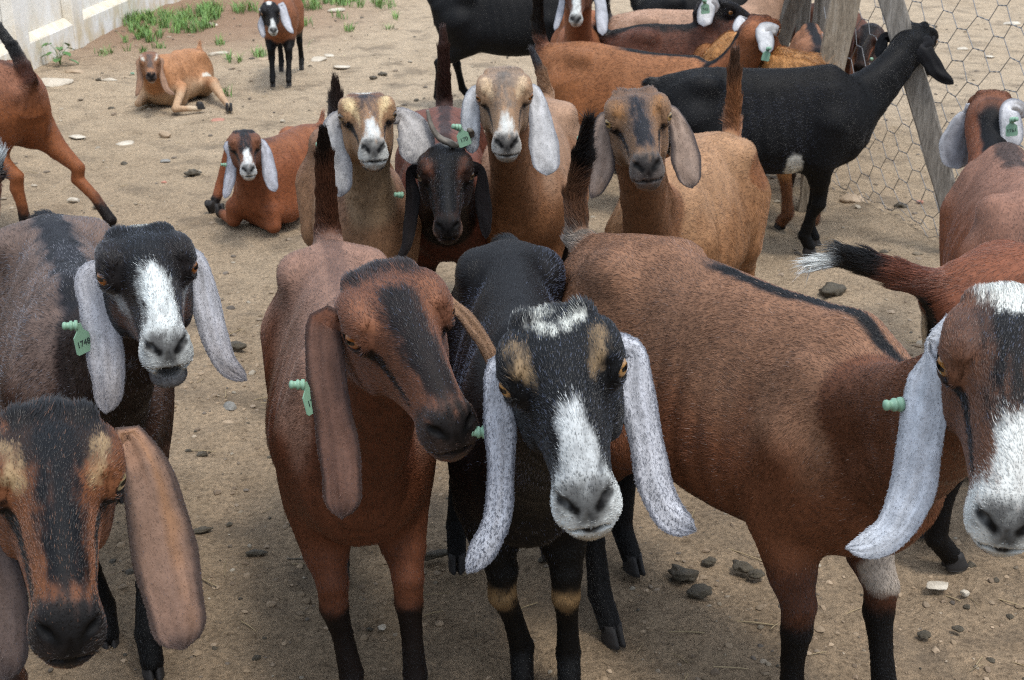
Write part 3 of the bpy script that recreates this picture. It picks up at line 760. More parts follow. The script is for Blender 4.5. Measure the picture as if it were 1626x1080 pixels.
def build(k, res):
    g, V, Q, N, col, hair = res
    root = bpy.data.objects.new('goat', None); COL.objects.link(root); root.empty_display_size = .1
    root.location = g.pos; root.rotation_euler = (0, 0, g.yaw)
    tag(root, k['label'], 'goat', GROUP)
    L = lambda p: g.Rg.T @ (np.asarray(p, float) - g.pos); Wd = lambda p: g.Rg @ p + g.pos
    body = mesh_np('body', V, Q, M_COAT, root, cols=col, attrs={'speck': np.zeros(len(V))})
    if hair is not None: add_hair('coat_hair', *hair, body)
    for (nm, Fp, fwd, up, s) in g.hooves:
        Fp = np.array(Fp, float)
        if 'lying' not in k: Fp[2] = 0.001
        hoof_mesh('hoof', Fp, fwd, up, s, root)
    if g.head:
        if k.get('eyes', True): eye_pair(g, root, 1)
        for side in ('L', 'R'):
            e = k.get('ear' + side)
            if e is None: continue
            s = 1 if side == 'L' else -1
            rp = Wd(g.H(.035, .044 * s, .004)); rp2 = Wd(g.H(.030, .066 * s, .004))
            d0 = depth(rp2) + e.get('d', 0.0)
            pts = [rp, rp2]; wid = [e.get('rw', .035), e.get('rw', .035) * 1.25]
            if 'px' in e:
                for p in e['px']:
                    px, py, w = p[:3]; dd = p[3] if len(p) > 3 else 0
                    pts.append(pix(px, py, d0 + dd)); wid.append(w / F_PX * (d0 + dd) / max(.3, math.sin(R(e.get('curl', 70)) / 2) / (R(e.get('curl', 70)) / 2)) * 1.0)
            else:
                for p in e['h']: pts.append(Wd(g.H(p[0], p[1] * s, p[2]))); wid.append(p[3] * g.hs)
            pts = np.array(pts); fc = e.get('face')
            if fc is None: facing = norm(CAM - pts) + norm(Wd(g.H(.03, 1 * s, 0)) - Wd(g.H(.03, 0, 0))) * .35
            elif isinstance(fc, str): facing = np.repeat((Wd(g.H(.03, 1 * s, 0)) - Wd(g.H(.03, 0, 0)))[None], len(pts), 0)
            else: facing = np.repeat(A(*fc)[None], len(pts), 0)
            lod = k.get('lod', 2)
            EV, EQ, ET, uv = ear_mesh(pts, wid, norm(facing), e.get('curl', 70), tilt=e.get('tilt', 0), n=44 if lod >= 2 else 20, m={3: 20, 2: 13}.get(lod, 7), tip=e.get('tip', .14))
            ac = np.repeat(np.asarray(e['col'])[None], len(EV), 0)
            nz = vnoise(EV * 40, 5) * .6 + vnoise(EV * 110, 6) * .4
            if 'root' in e: ac = mixc(ac, e['root'], sstep(e.get('rootu', .25), e.get('rootu', .25) - .12, uv[:, 0] + nz * .05))
            if 'mid' in e: ac = mixc(ac, e['mid'], sstep(.35, 0, np.abs(uv[:, 1] - e.get('midv', 0)) + nz * .15) * .8)
            if 'tipc' in e: ac = mixc(ac, e['tipc'], sstep(.45, 1.0, uv[:, 0] + nz * .1) * .8)
            if 'edge' in e: ac = mixc(ac, e['edge'], np.maximum(sstep(.62, .92, np.abs(uv[:, 1]) + nz * .10), sstep(.90, 1.0, uv[:, 0] + nz * .03)) * e.get('edgew', .7))
            ac = ac * (1 + .22 * vnoise(np.stack([uv[:, 0] * 5, uv[:, 1] * 9, uv[:, 1] * 0], 1), 15) + .12 * vnoise(np.stack([uv[:, 0] * 14, uv[:, 1] * 30, uv[:, 1] * 0], 1), 16))[:, None]; lu = ac @ A(.3, .55, .15); ac = np.clip(ac * (.45 + .38 * sstep(.012, .06, lu))[:, None] * (1 + .13 * nz)[:, None], .003, .9)
            sp = e.get('speck', 0) * (.35 + .65 * sstep(.2, .95, np.maximum(np.abs(uv[:, 1]), uv[:, 0] * .9)))
            ELV = np.array([L(v) for v in EV])
            eo = mesh_np('ear', ELV, EQ, M_COAT, root, cols=ac, attrs={'speck': np.asarray(sp) * np.ones(len(EV))}, tris=ET)
            hn = int(e.get('hair', k.get('earhair', {3: 9000, 2: 3500, 1: 700, 0: 0}[lod])) * (.4 if QUICK else 1))
            if hn:
                rs = np.random.RandomState(7); NN = quad_normals(ELV, EQ); fN = NN[EQ[:, 0]]
                if (fN * (ELV[EQ].mean(1) - ELV[EQ].mean(1).mean(0))).sum() < 0: NN = -NN
                f = rs.randint(0, len(EQ), hn); a, b = rs.rand(hn, 1), rs.rand(hn, 1); q = EQ[f]
                bl = lambda X: X[q[:, 0]] * (1 - a) * (1 - b) + X[q[:, 1]] * a * (1 - b) + X[q[:, 2]] * a * b + X[q[:, 3]] * (1 - a) * b
                P = bl(ELV); nn = norm(bl(NN)); cc = bl(ac); tv = norm(ELV[q[:, 3]] - ELV[q[:, 0]])
                tv = norm(tv + rs.randn(hn, 3) * .25); ln = (.0031 * (.6 + .8 * rs.rand(hn, 1))) * k.get('hairlen', 1)
                pts3 = np.stack([P - nn * .001, P + tv * ln * .5 + nn * ln * .09, P + tv * ln + nn * ln * .07], 1).astype(np.float32)
                spv = bl(np.repeat(np.asarray(sp * np.ones(len(EV)))[:, None], 1, 1))[:, 0]
                dk = rs.rand(hn) < spv * .25; cc = cc * (1 + .10 * rs.randn(hn, 1)); cc[dk] = srgb(60, 64, 76) * (.6 + .8 * rs.rand(dk.sum(), 1))
                add_hair('ear_hair', pts3, (np.repeat(A(1, .8, .15)[None], hn, 0) * .00027).astype(np.float32), np.clip(cc, .003, .9).astype(np.float32), eo)
            if 'tag' in e:
                t = e['tag']; tp_ = pix(t['px'][0], t['px'][1], d0 + t.get('dd', -.012))
                fd = t.get('fd', (0, 0, -1)); ear_tag(root, L, tp_, A(*fd), A(*t.get('face', (0, -1, .2))), A(*t.get('stud', (-1, -.4, .2))), t.get('s', 1.0), t.get('text', ''), t.get('flag', True), t.get('flip', 1))
    for hn in k.get('horns', []):
        D = spline(np.array([[*g.H(*p[:3]), p[3] * g.hs] for p in hn]), 26); C, rr = D[:, :3], D[:, 3]
        T = norm(np.gradient(C, axis=0)); a1 = norm(np.cross(T, A(.2, .3, 1))); a2 = np.cross(T, a1); m = 12; HV = []
        for i in range(len(C)):
            r_ = rr[i] * (1 + .05 * math.sin(i * 2.4))
            for j in range(m): b = 2 * math.pi * j / m; HV.append(C[i] + (a1[i] * math.cos(b) + a2[i] * math.sin(b) * .72) * r_)
        HQ = [(i * m + j, i * m + (j + 1) % m, (i + 1) * m + (j + 1) % m, (i + 1) * m + j) for i in range(len(C) - 1) for j in range(m)]
        HV.append(C[-1]); HT = [(len(HV) - 1, (len(C) - 1) * m + j, (len(C) - 1) * m + (j + 1) % m) for j in range(m)]
        mesh_np('horn', np.array(HV), np.array(HQ), M_HORN, root, tris=np.array(HT))
    return root
# ------------------------------------------------------------------ the yard: soil
def grow(a, b, step, lo, hi, k=1.10):
    x = list(np.arange(a, b, step)); s = step
    while x[-1] < hi: s *= k; x.append(x[-1] + s)
    s = step; y = [x[0]]
    while y[-1] > lo: s *= k; y.append(y[-1] - s)
    return np.array(y[:0:-1] + x)
def soil_z(X, Y):
    P = np.stack([X, Y, np.zeros_like(X)], 1)
    z = .014 * vnoise(P * 2.2, 101) + .010 * vnoise(P * 7, 102) + .007 * vnoise(P * 17, 103) + .006 * np.abs(vnoise(P * 34, 104))
    far = sstep(6, 40, np.hypot(X, Y)); return z * (1 + 2 * far) - .006
def soil_material():
    m, n, l, b = mat('sandy_soil')
    tc = n.new('ShaderNodeTexCoord'); ob = tc.outputs['Object']
    sx = n.new('ShaderNodeSeparateXYZ'); l.new(ob, sx.inputs[0])
    big = noise_node(n, l, .8, 5, .65, vec=ob); mid = noise_node(n, l, 6, 6, .7, vec=ob); fine = noise_node(n, l, 70, 5, .75, vec=ob)
    # trampled, damp, dung-dark earth with herd shade painted in; dry pale sand further out
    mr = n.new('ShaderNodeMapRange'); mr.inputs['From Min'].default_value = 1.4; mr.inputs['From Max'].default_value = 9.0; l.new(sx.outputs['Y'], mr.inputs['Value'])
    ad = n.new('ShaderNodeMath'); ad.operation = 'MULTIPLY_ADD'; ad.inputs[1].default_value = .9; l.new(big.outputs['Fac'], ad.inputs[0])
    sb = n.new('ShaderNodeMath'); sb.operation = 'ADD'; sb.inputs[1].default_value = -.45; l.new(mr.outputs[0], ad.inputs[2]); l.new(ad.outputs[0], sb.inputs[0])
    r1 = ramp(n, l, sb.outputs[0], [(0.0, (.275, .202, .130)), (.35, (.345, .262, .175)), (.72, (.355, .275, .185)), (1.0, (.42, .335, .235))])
    r2 = ramp(n, l, mid.outputs['Fac'], [(.30, (.62, .60, .58)), (.52, (1, 1, 1)), (.75, (1.16, 1.13, 1.10))])
    r3 = ramp(n, l, fine.outputs['Fac'], [(.34, (.45, .43, .41)), (.48, (.95, .95, .95)), (.66, (1.4, 1.37, 1.34))])
    m1 = n.new('ShaderNodeMix'); m1.data_type = 'RGBA'; m1.blend_type = 'MULTIPLY'; m1.inputs['Factor'].default_value = .75; l.new(r1.outputs[0], m1.inputs['A']); l.new(r2.outputs[0], m1.inputs['B'])
    m2 = n.new('ShaderNodeMix'); m2.data_type = 'RGBA'; m2.blend_type = 'MULTIPLY'; m2.inputs['Factor'].default_value = .85; l.new(m1.outputs['Result'], m2.inputs['A']); l.new(r3.outputs[0], m2.inputs['B'])
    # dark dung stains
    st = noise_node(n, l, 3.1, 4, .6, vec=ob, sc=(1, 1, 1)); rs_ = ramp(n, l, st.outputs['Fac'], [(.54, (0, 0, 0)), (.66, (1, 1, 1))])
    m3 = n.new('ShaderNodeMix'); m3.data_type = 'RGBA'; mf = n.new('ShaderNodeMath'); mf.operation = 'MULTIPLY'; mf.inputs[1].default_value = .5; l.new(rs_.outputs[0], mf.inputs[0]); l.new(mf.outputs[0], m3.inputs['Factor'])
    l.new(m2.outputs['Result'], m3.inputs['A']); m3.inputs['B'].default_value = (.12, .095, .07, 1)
    # red earth by the wall
    at = n.new('ShaderNodeAttribute'); at.attribute_name = 'red'
    m4 = n.new('ShaderNodeMix'); m4.data_type = 'RGBA'; l.new(at.outputs['Fac'], m4.inputs['Factor']); l.new(m3.outputs['Result'], m4.inputs['A']); m4.inputs['B'].default_value = (.25, .155, .10, 1)
    l.new(m4.outputs['Result'], b.inputs['Base Color']); b.inputs['Roughness'].default_value = .95; b.inputs['Specular IOR Level'].default_value = .15
    ah = n.new('ShaderNodeMath'); ah.operation = 'ADD'; l.new(fine.outputs['Fac'], ah.inputs[0]); l.new(mid.outputs['Fac'], ah.inputs[1])
    bp = n.new('ShaderNodeBump'); bp.inputs['Strength'].default_value = 1.0; bp.inputs['Distance'].default_value = .018; l.new(ah.outputs[0], bp.inputs['Height']); l.new(bp.outputs[0], b.inputs['Normal'])
    return m
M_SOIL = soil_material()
gx = grow(-2.3, 2.8, .0165, -60, 60); gy = grow(1.0, 4.6, .0150, -40, 120, 1.045)
GX, GY = np.meshgrid(gx, gy, indexing='ij'); GV = np.stack([GX.ravel(), GY.ravel(), soil_z(GX.ravel(), GY.ravel())], 1)
ii, jj = np.meshgrid(np.arange(len(gx) - 1), np.arange(len(gy) - 1), indexing='ij'); nb = len(gy)
GQ = np.stack([ii * nb + jj, (ii + 1) * nb + jj, (ii + 1) * nb + jj + 1, ii * nb + jj + 1], -1).reshape(-1, 4)
redm = sstep(2.0, .5, np.hypot((GV[:, 0] + 3.2) / 1.2, (GV[:, 1] - 13.2) / 2.0)) * .85
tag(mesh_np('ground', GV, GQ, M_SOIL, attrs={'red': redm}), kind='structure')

# ------------------------------------------------------------------ stones, gravel, dung
def lump(seed, n=2, amp=.22, flat=1.0, angular=0.0):
    """irregular closed lump from a subdivided octahedron"""
    V = [A(1, 0, 0), A(-1, 0, 0), A(0, 1, 0), A(0, -1, 0), A(0, 0, 1), A(0, 0, -1)]
    T = [(0, 2, 4), (2, 1, 4), (1, 3, 4), (3, 0, 4), (2, 0, 5), (1, 2, 5), (3, 1, 5), (0, 3, 5)]
    for _ in range(n):
        c = {}; T2 = []
        def mid_(a, b):
            k = (min(a, b), max(a, b))
            if k not in c: V.append(norm(V[a] + V[b])); c[k] = len(V) - 1
            return c[k]
        for a, b, d in T: ab, bd, da = mid_(a, b), mid_(b, d), mid_(d, a); T2 += [(a, ab, da), (ab, b, bd), (da, bd, d), (ab, bd, da)]
        T = T2
    V = np.array(V); V = V * (1 + amp * (vnoise(V * 1.3 + seed * 7.1, seed) + .5 * vnoise(V * 3.1 + seed * 3.3, seed + 1)))[:, None]
    if angular:
        rs = np.random.RandomState(seed)
        for _ in range(7):
            d = norm(rs.randn(3)); s = V @ d; t = np.percentile(s, 82); V = V - d * (np.maximum(s - t, 0) * angular)[:, None]
    V[:, 2] *= flat; return V, np.array(T)
def rock_material(name, c0, c1, rough=.85, scale=9):
    m, n, l, b = mat(name); x = noise_node(n, l, scale, 6, .7); r = ramp(n, l, x.outputs['Fac'], [(.3, c0), (.7, c1)]); l.new(r.outputs[0], b.inputs['Base Color']); b.inputs['Roughness'].default_value = rough
    bp = n.new('ShaderNodeBump'); bp.inputs['Strength'].default_value = .7; bp.inputs['Distance'].default_value = .01; x2 = noise_node(n, l, scale * 5, 5, .7); l.new(x2.outputs['Fac'], bp.inputs['Height']); l.new(bp.outputs[0], b.inputs['Normal']); return m
M_PALE = rock_material('pale_stone', (.33, .28, .21), (.58, .53, .44)); M_GREY = rock_material('grey_stone', (.13, .125, .11), (.32, .31, .28), scale=25); M_TAN = rock_material('tan_stone', (.26, .19, .12), (.42, .32, .22))
M_BRICK = rock_material('red_fragment', (.30, .13, .085), (.42, .21, .15)); M_DUNG = rock_material('goat_dung', (.040, .033, .021), (.105, .085, .054), .65, 60)
STONES = [  # px, py, width px, height ratio, material, label
    (366, 651, 32, .62, 'g', 'grey rough stone lying between the grizzled goat and the brown goat'), (362, 673, 20, .5, 't', 'small pale stone just below the grey rough stone'),
    (346, 88, 36, .35, 'p', 'long pale stone lying beside the weed tufts behind the kid'), (337, 40, 22, .3, 'p', 'flat pale stone at the front edge of the grass patch'),
    (507, 98, 32, .4, 'p', 'rounded pale stone to the right of the kid'), (523, 90, 22, .35, 'p', 'small pale stone just behind the rounded pale stone'), (541, 108, 30, .28, 'p', 'flat grey-white stone right of the rounded pale stone'),
    (535, 18, 32, .3, 'p', 'flat pale stone in the grass near the top edge'), (418, 95, 26, .22, 't', 'flat tan stone behind the legs of the kid'), (200, 229, 32, .2, 'p', 'flat pale stone sunk in sand left of the lying chestnut goat'),
    (124, 218, 30, .2, 'p', 'flat sunken stone beside the stretched hind leg'), (118, 320, 26, .42, 'p', 'smooth pale stone by the hoof of the stretched hind leg'), (263, 257, 20, .35, 'g', 'small grey stone in front of the lying tan goat'),
    (262, 218, 22, .75, 't', 'tan wedge stone standing up in the sand'), (82, 132, 66, .16, 'p', 'big white flat slab beside the red-brown rump'), (122, 115, 40, .22, 't', 'pinkish flat stone behind the white slab'), (174, 128, 26, .22, 'p', 'thin pale stone near the brown lump by the white slab'),
    (346, 194, 34, .28, 'b', 'red brick fragment below the hind hoof of the lying tan goat'), (260, 290, 10, .5, 'b', 'tiny red fragment below the small grey stone'), (637, 48, 14, .5, 't', 'small tan stone behind the small green tufts'),
    (606, 998, 18, .6, 'p', 'small white stone on the soil between two brown front legs'), (1490, 931, 40, .3, 'p', 'white crumbly stone behind the front leg of the large chestnut goat'), (1532, 944, 16, .8, 'p', 'small white chip beside the white crumbly stone'),
    (1529, 80, 22, .4, 'p', 'white stone beyond the wire right of the black head'), (1571, 91, 18, .3, 'p', 'flat white stone beyond the wire, right of another white stone'), (1468, 119, 26, .25, 'p', 'flat white stone under the black goat ear beyond the wire'), (1606, 39, 34, .25, 'p', 'long flat white stone far behind the wire at the right edge'),
    (1350, 318, 44, .38, 't', 'tan stone at the foot of the wire beside the black leg'), (1460, 322, 12, .6, 'b', 'small pinkish stone behind the wire near the plank'), (791, 151, 10, .8, 't', 'small brown stone behind the raised tan head'), (1413, 497, 16, .5, 't', 'small tan stone under the white-tipped tail')]
SM = dict(g=M_GREY, p=M_PALE, t=M_TAN, b=M_BRICK)
for i, (px, py, w, hr, mt, lab) in enumerate(STONES):
    p = gnd(px, py); dpt = depth(p); s = w / F_PX * dpt / 2; V, T = lump(i + 3, 3, .16, 1.0, .75)
    V = V * A(s, s * .75, s * max(hr, .25) * .9); an = (i * 1.7) % 1.2 - .6; V = V @ rotz(an).T + A(0, 0, s * hr * .35)
    o = mesh_np('stone', V, None, SM[mt], tris=T, smooth=False); o.location = p; tag(o, lab, 'stone', 'loose stones on the yard')
DUNG = [(1086, 916, 40, 'round glossy dung lump behind the right ear of the black goat'), (1112, 941, 38, 'round dung lump nearest the camera beside another lump'), (1178, 902, 30, 'broken dung lump left of the large chestnut foreleg'), (1201, 914, 26, 'dark dung piece right of the broken lump'), (1128, 893, 22, 'small grey dung piece above the round lumps'),
        (486, 860, 20, 'small black dung lump in front of the plain brown goat'), (318, 846, 32, 'black dung roll beside the long tan ear'), (405, 881, 30, 'thin dark dung stick on the soil'), (376, 552, 26, 'dark round lump at the tip of the grizzled goat ear'), (688, 886, 44, 'flat dark dung roll between two brown legs'),
        (307, 277, 24, 'black dung heap left of the lying chestnut goat'), (606, 120, 16, 'dark dung bit behind the horned goat tail'), (594, 125, 12, 'dark dung bit left of another behind the tan heads'), (157, 128, 10, 'brown lump beside the thin pale stone'), (1322, 466, 44, 'flat dung pat behind the white-tipped tail'), (1205, 340, 20, 'dark dung bit between the goat legs near the fence'),
        (1275, 742, 1, ''), (1468, 1010, 20, 'black pellet pile below the white chip'), (1520, 1000, 16, 'black pellet right of the pellet pile'), (1430, 330, 20, 'dark dung piece beyond the wire mesh')]
for i, (px, py, w, lab) in enumerate(DUNG):
    if w < 2: continue
    p = gnd(px, py); s = w / F_PX * depth(p) / 2; V, T = lump(i + 60, 3, .42, .62); V = V * A(s, s * (.45 if 'roll' in lab or 'stick' in lab else .8), s * (.45 if 'roll' in lab or 'stick' in lab else .8)) @ rotz((i * 2.3) % 1.4 - .7).T + A(0, 0, s * .25)
    o = mesh_np('dung', V, None, M_DUNG, tris=T); o.location = p; tag(o, lab, 'dung', 'dung dropped on the yard')
tw = spline(np.array([[*(gnd(456, 890) + A(0, 0, .004)), .0016], [*(gnd(482, 893) + A(0, 0, .008)), .0022], [*(gnd(507, 896) + A(0, 0, .004)), .0018]]), 8)
tq = norm(np.cross(tw[-1, :3] - tw[0, :3], A(0, 0, 1))); tv = [p[:3] + p[3] * (tq * math.cos(j * 1.0472) + A(0, 0, 1) * math.sin(j * 1.0472)) for p in tw for j in range(6)]
tag(mesh_np('twig', np.array(tv), np.array([(i * 6 + j, i * 6 + (j + 1) % 6, i * 6 + 6 + (j + 1) % 6, i * 6 + 6 + j) for i in range(7) for j in range(6)]), M_DUNG), 'thin dark twig lying on the soil in front of the plain brown goat', 'twig')
def scatter(name, n, fn, size, seed, mat_, flat, cols):
    rs = np.random.RandomState(seed); Vs = []; Ts = []; Cs = []; k = 0
    bases = [lump(200 + i, 1, .35, flat, .5) for i in range(6)]
    for i in range(n):
        x, y = fn(rs); V, T = bases[i % 6]; s = size * (.35 + rs.rand() ** 3 * 1.6); R3 = rotz(rs.rand() * 6.28)
        z = soil_z(A(x), A(y))[0]
        Vs.append((V * A(1, .6 + .4 * rs.rand(), .8) * s) @ R3.T + A(x, y, z + s * .15)); Ts.append(T + k); k += len(V); Cs.append(np.repeat(cols[rs.randint(len(cols))][None] * (.7 + .6 * rs.rand()), len(V), 0))
    tag(mesh_np(name, np.concatenate(Vs), None, mat_, tris=np.concatenate(Ts), cols=np.concatenate(Cs), smooth=False), kind='stuff')
def vc_material(name, rough):
    m, n, l, b = mat(name); a = n.new('ShaderNodeAttribute'); a.attribute_name = 'col'; l.new(a.outputs['Color'], b.inputs['Base Color']); b.inputs['Roughness'].default_value = rough; return m
M_GRAVEL = vc_material('gravel_mix', .9)
def near_fn(rs): y = 1.5 + 3.2 * rs.rand() ** 1.2; return (rs.rand() - .5) * (1.0 * y + .5), y
def far_fn(rs): y = 3.5 + 9.5 * rs.rand() ** .9; return (rs.rand() - .5) * (.95 * y + 1), y
GC_ = [A(.22, .17, .12), A(.27, .22, .16), A(.16, .125, .09), A(.29, .25, .19), A(.11, .09, .07), A(.20, .16, .11)]
scatter('gravel', 3000, near_fn, .0052, 11, M_GRAVEL, .7, GC_)
scatter('gravel', 2600, far_fn, .012, 12, M_GRAVEL, .6, GC_)
CL_ = [A(.22, .16, .10), A(.25, .185, .12), A(.18, .13, .085), A(.28, .21, .14)]
scatter('soil_clods', 3600, near_fn, .0070, 21, M_GRAVEL, .75, CL_)
scatter('dung_pellets', 380, near_fn, .0095, 13, M_DUNG, .75, GC_)
scatter('dung_pellets', 240, far_fn, .017, 14, M_DUNG, .7, GC_)

def straw(n, seed):
    rs = np.random.RandomState(seed); V = []; Q = []
    for i in range(n):
        x, y = far_fn(rs) if i % 2 else near_fn(rs); z = soil_z(A(x), A(y))[0]; a = rs.rand() * 6.28; L_ = .012 + .045 * rs.rand(); r = .0007 + .0011 * rs.rand(); d = A(math.cos(a), math.sin(a), .12 * rs.randn()) * L_; s = A(-math.sin(a), math.cos(a), 0) * r; k = len(V); o = A(x, y, z + .003)
        for p in (o - d, o + A(0, 0, .002), o + d): V += [p - s, p + s, p + A(0, 0, r * 1.6)]
        for i2 in (0, 1):
            for j in range(3): Q.append((k + i2 * 3 + j, k + i2 * 3 + (j + 1) % 3, k + i2 * 3 + 3 + (j + 1) % 3, k + i2 * 3 + 3 + j))
    tag(mesh_np('straw_bits', np.array(V), np.array(Q), simple('dry_straw', (.30, .23, .13), .8)), kind='stuff')
straw(420, 31)

# ------------------------------------------------------------------ plastered boundary wall
def plaster_material():
    m, n, l, b = mat('old_plaster'); tc = n.new('ShaderNodeTexCoord'); ob = tc.outputs['Object']; sx = n.new('ShaderNodeSeparateXYZ'); l.new(ob, sx.inputs[0])
    x = noise_node(n, l, 2.2, 6, .7, vec=ob); x2 = noise_node(n, l, 5, 5, .7, vec=ob, sc=(.8, .8, .5)); x3 = noise_node(n, l, 40, 4, .7, vec=ob)
    base = ramp(n, l, x.outputs['Fac'], [(.25, (.70, .68, .62)), (.6, (.82, .81, .77))])
    mr = n.new('ShaderNodeMapRange'); mr.inputs['From Min'].default_value = .55; mr.inputs['From Max'].default_value = 0.0; l.new(sx.outputs['Z'], mr.inputs['Value'])
    mu = n.new('ShaderNodeMath'); mu.operation = 'MULTIPLY'; l.new(mr.outputs[0], mu.inputs[0]); rr = ramp(n, l, x2.outputs['Fac'], [(.38, (0, 0, 0)), (.62, (1, 1, 1))]); l.new(rr.outputs[0], mu.inputs[1])
    m1 = n.new('ShaderNodeMix'); m1.data_type = 'RGBA'; l.new(mu.outputs[0], m1.inputs['Factor']); l.new(base.outputs[0], m1.inputs['A']); m1.inputs['B'].default_value = (.56, .45, .27, 1)
    r3 = ramp(n, l, x3.outputs['Fac'], [(.3, (.82, .82, .82)), (.6, (1.05, 1.05, 1.05))]); m2 = n.new('ShaderNodeMix'); m2.data_type = 'RGBA'; m2.blend_type = 'MULTIPLY'; m2.inputs['Factor'].default_value = .6; l.new(m1.outputs['Result'], m2.inputs['A']); l.new(r3.outputs[0], m2.inputs['B'])
    l.new(m2.outputs['Result'], b.inputs['Base Color']); b.inputs['Roughness'].default_value = .9
    bp = n.new('ShaderNodeBump'); bp.inputs['Strength'].default_value = .35; bp.inputs['Distance'].default_value = .01; l.new(x3.outputs['Fac'], bp.inputs['Height']); l.new(bp.outputs[0], b.inputs['Normal']); return m
M_PLASTER = plaster_material()
M_STAIN = rock_material('ochre_sill', (.58, .50, .36), (.74, .70, .60), .9, 6)
def box_pts(o, ux, uy, uz, x0, x1, y0, y1, z0, z1, top_in=0.0, bev=.004):
    V = [o + ux * x + uy * (y + (top_in if z == z1 and y == y0 else 0)) + uz * z for x in (x0, x1) for y in (y0, y1) for z in (z0, z1)]
    Q = [(0, 1, 3, 2), (4, 6, 7, 5), (0, 4, 5, 1), (2, 3, 7, 6), (0, 2, 6, 4), (1, 5, 7, 3)]
    return np.array(V), Q
def bevel(o, w=.006, seg=2):
    md = o.modifiers.new('bevel', 'BEVEL'); md.width = w; md.segments = seg; md.limit_method = 'ANGLE'; return o
def boxobj(name, mt, parent, *a, w=.006, **k):
    V, Q = box_pts(*a, **k); return bevel(mesh_np(name, V, np.array(Q), mt, parent, smooth=False), w)
W0 = gnd(52, 111); W1 = gnd(207, 33); Z3 = A(0, 0, 1)
def wall_run(P0, P1, x_from, x_to, pil, label, inward):
    o = bpy.data.objects.new('plaster_wall', None); COL.objects.link(o); o.location = P0; tag(o, label, 'wall')
    ux = norm(P1 - P0); uy = np.cross(Z3, ux) * inward; O = A(0, 0, 0)      # uy points away from the yard
    boxobj('core', M_PLASTER, o, O, ux, uy, Z3, x_from, x_to, .08, .26, -.05, 2.3)
    xs = sorted(pil); edges = [x_from] + [v for p in xs for v in (p - .14, p + .14)] + [x_to]
    for p in xs: boxobj('pilaster', M_PLASTER, o, O, ux, uy, Z3, p - .14, p + .14, -.012, .078, -.05, 2.28)
    for a, b in zip(edges[::2], edges[1::2]):
        if b - a < .1: continue
        boxobj('plinth', M_PLASTER, o, O, ux, uy, Z3, a + .002, b - .002, -.002, .077, -.05, .20)
        V, Q = box_pts(O, ux, uy, Z3, a + .002, b - .002, .004, .076, .2005, .250); V[[1, 5]] += uy * .055; bevel(mesh_np('sill', V, np.array(Q), M_STAIN, o, smooth=False), .004)
        boxobj('coping', M_PLASTER, o, O, ux, uy, Z3, a + .002, b - .002, -.002, .077, 2.05, 2.25)
    return o
LW = np.linalg.norm(W1 - W0)
fr = lambda px, py: float((gnd(px, py) - W0) @ norm(W1 - W0))
wall_run(W0, W1, -3.2, LW + .1, [-.15 - .0, fr(129, 73), fr(213, 30)], 'white plastered boundary wall with ochre-stained plinth at the left', -1 * -1)
P1_ = W1 + norm(W1 - W0) * .1
wall_run(P1_ + norm(np.cross(norm(W1 - W0), Z3)) * .0, gnd(274, 4), .1, 9.0, [2.5, 5.0, 7.5], 'far stretch of stained plaster wall behind the grass', 1)

# ------------------------------------------------------------------ grass and weeds
M_GRASS = vc_material('grass_blade', .6)
def blades(pts, hgt, seed, name, spread=1.0):
    rs = np.random.RandomState(seed); V = []; T = []; C = []
    for (x, y) in pts:
        h = hgt * (.4 + .8 * rs.rand()); a = rs.rand() * 6.28; d = A(math.cos(a), math.sin(a), 0); lean = (.25 + .5 * rs.rand()) * h * spread; wv = np.cross(d, Z3) * (.0022 + .0022 * rs.rand()); b = A(x, y, -.005); k = len(V)
        p1 = b + d * lean * .35 + Z3 * h * .6; p2 = b + d * lean + Z3 * h * .95; g = A(.11, .235, .055) * (.6 + .7 * rs.rand()) + A(.08, .05, 0) * rs.rand() ** 3
        V += [b - wv, b + wv, p1 - wv * .8, p1 + wv * .8, p2]; T += [(k, k + 1, k + 3), (k, k + 3, k + 2), (k + 2, k + 3, k + 4)]; C += [g * .8, g * .8, g, g, g * 1.15]
    tag(mesh_np(name, np.array(V), None, M_GRASS, tris=np.array(T), cols=np.array(C)), kind='stuff')
rsg = np.random.RandomState(4); gp = []
def patch(px, py, rx, ry, n):
    for _ in range(n):
        a, r = rsg.rand() * 6.28, math.sqrt(rsg.rand()); x, y = px + rx * r * math.cos(a), py + ry * r * math.sin(a)
        if vnoise(A(x, y, 0)[None] * A(.11, .2, 1), 8)[0] > -.25 + .3 * r: gp.append(gnd(x, max(y, -8))[:2])
for p in ((225, 42, 38, 13, 1300), (285, 38, 66, 16, 2200), (330, 22, 30, 9, 1000), (240, 60, 26, 8, 500), (395, 18, 26, 5, 260), (480, 8, 50, 9, 1000), (560, 6, 50, 7, 800), (610, 10, 20, 4, 200), (455, 16, 30, 6, 300)): patch(*p)
blades(gp, .115, 5, 'grass', 1.5)
gp = []
for p in ((373, 97, 13, 5, 160), (345, 70, 12, 4, 70), (215, 84, 22, 4, 200), (195, 68, 9, 5, 90), (485, 41, 14, 5, 130), (555, 48, 10, 4, 100), (617, 46, 9, 4, 90), (410, 90, 14, 4, 90), (632, 29, 10, 4, 80), (160, 85, 10, 3, 40), (252, 78, 12, 3, 60), (540, 28, 14, 4, 80), (362, 152, 12, 2, 30), (488, 78, 6, 3, 30), (175, 90, 20, 3, 70)): patch(*p)
blades(gp, .085, 6, 'grass', 1.4)
M_LEAF = simple('weed_leaf', (.075, .17, .045), .5); M_STEM = simple('weed_stem', (.10, .16, .05), .6)
wd = bpy.data.objects.new('weed', None); COL.objects.link(wd); wd.location = gnd(96, 103); wd.scale = (.72, .72, .72); tag(wd, 'broad-leaved green weed growing at the foot of the white wall', 'weed')
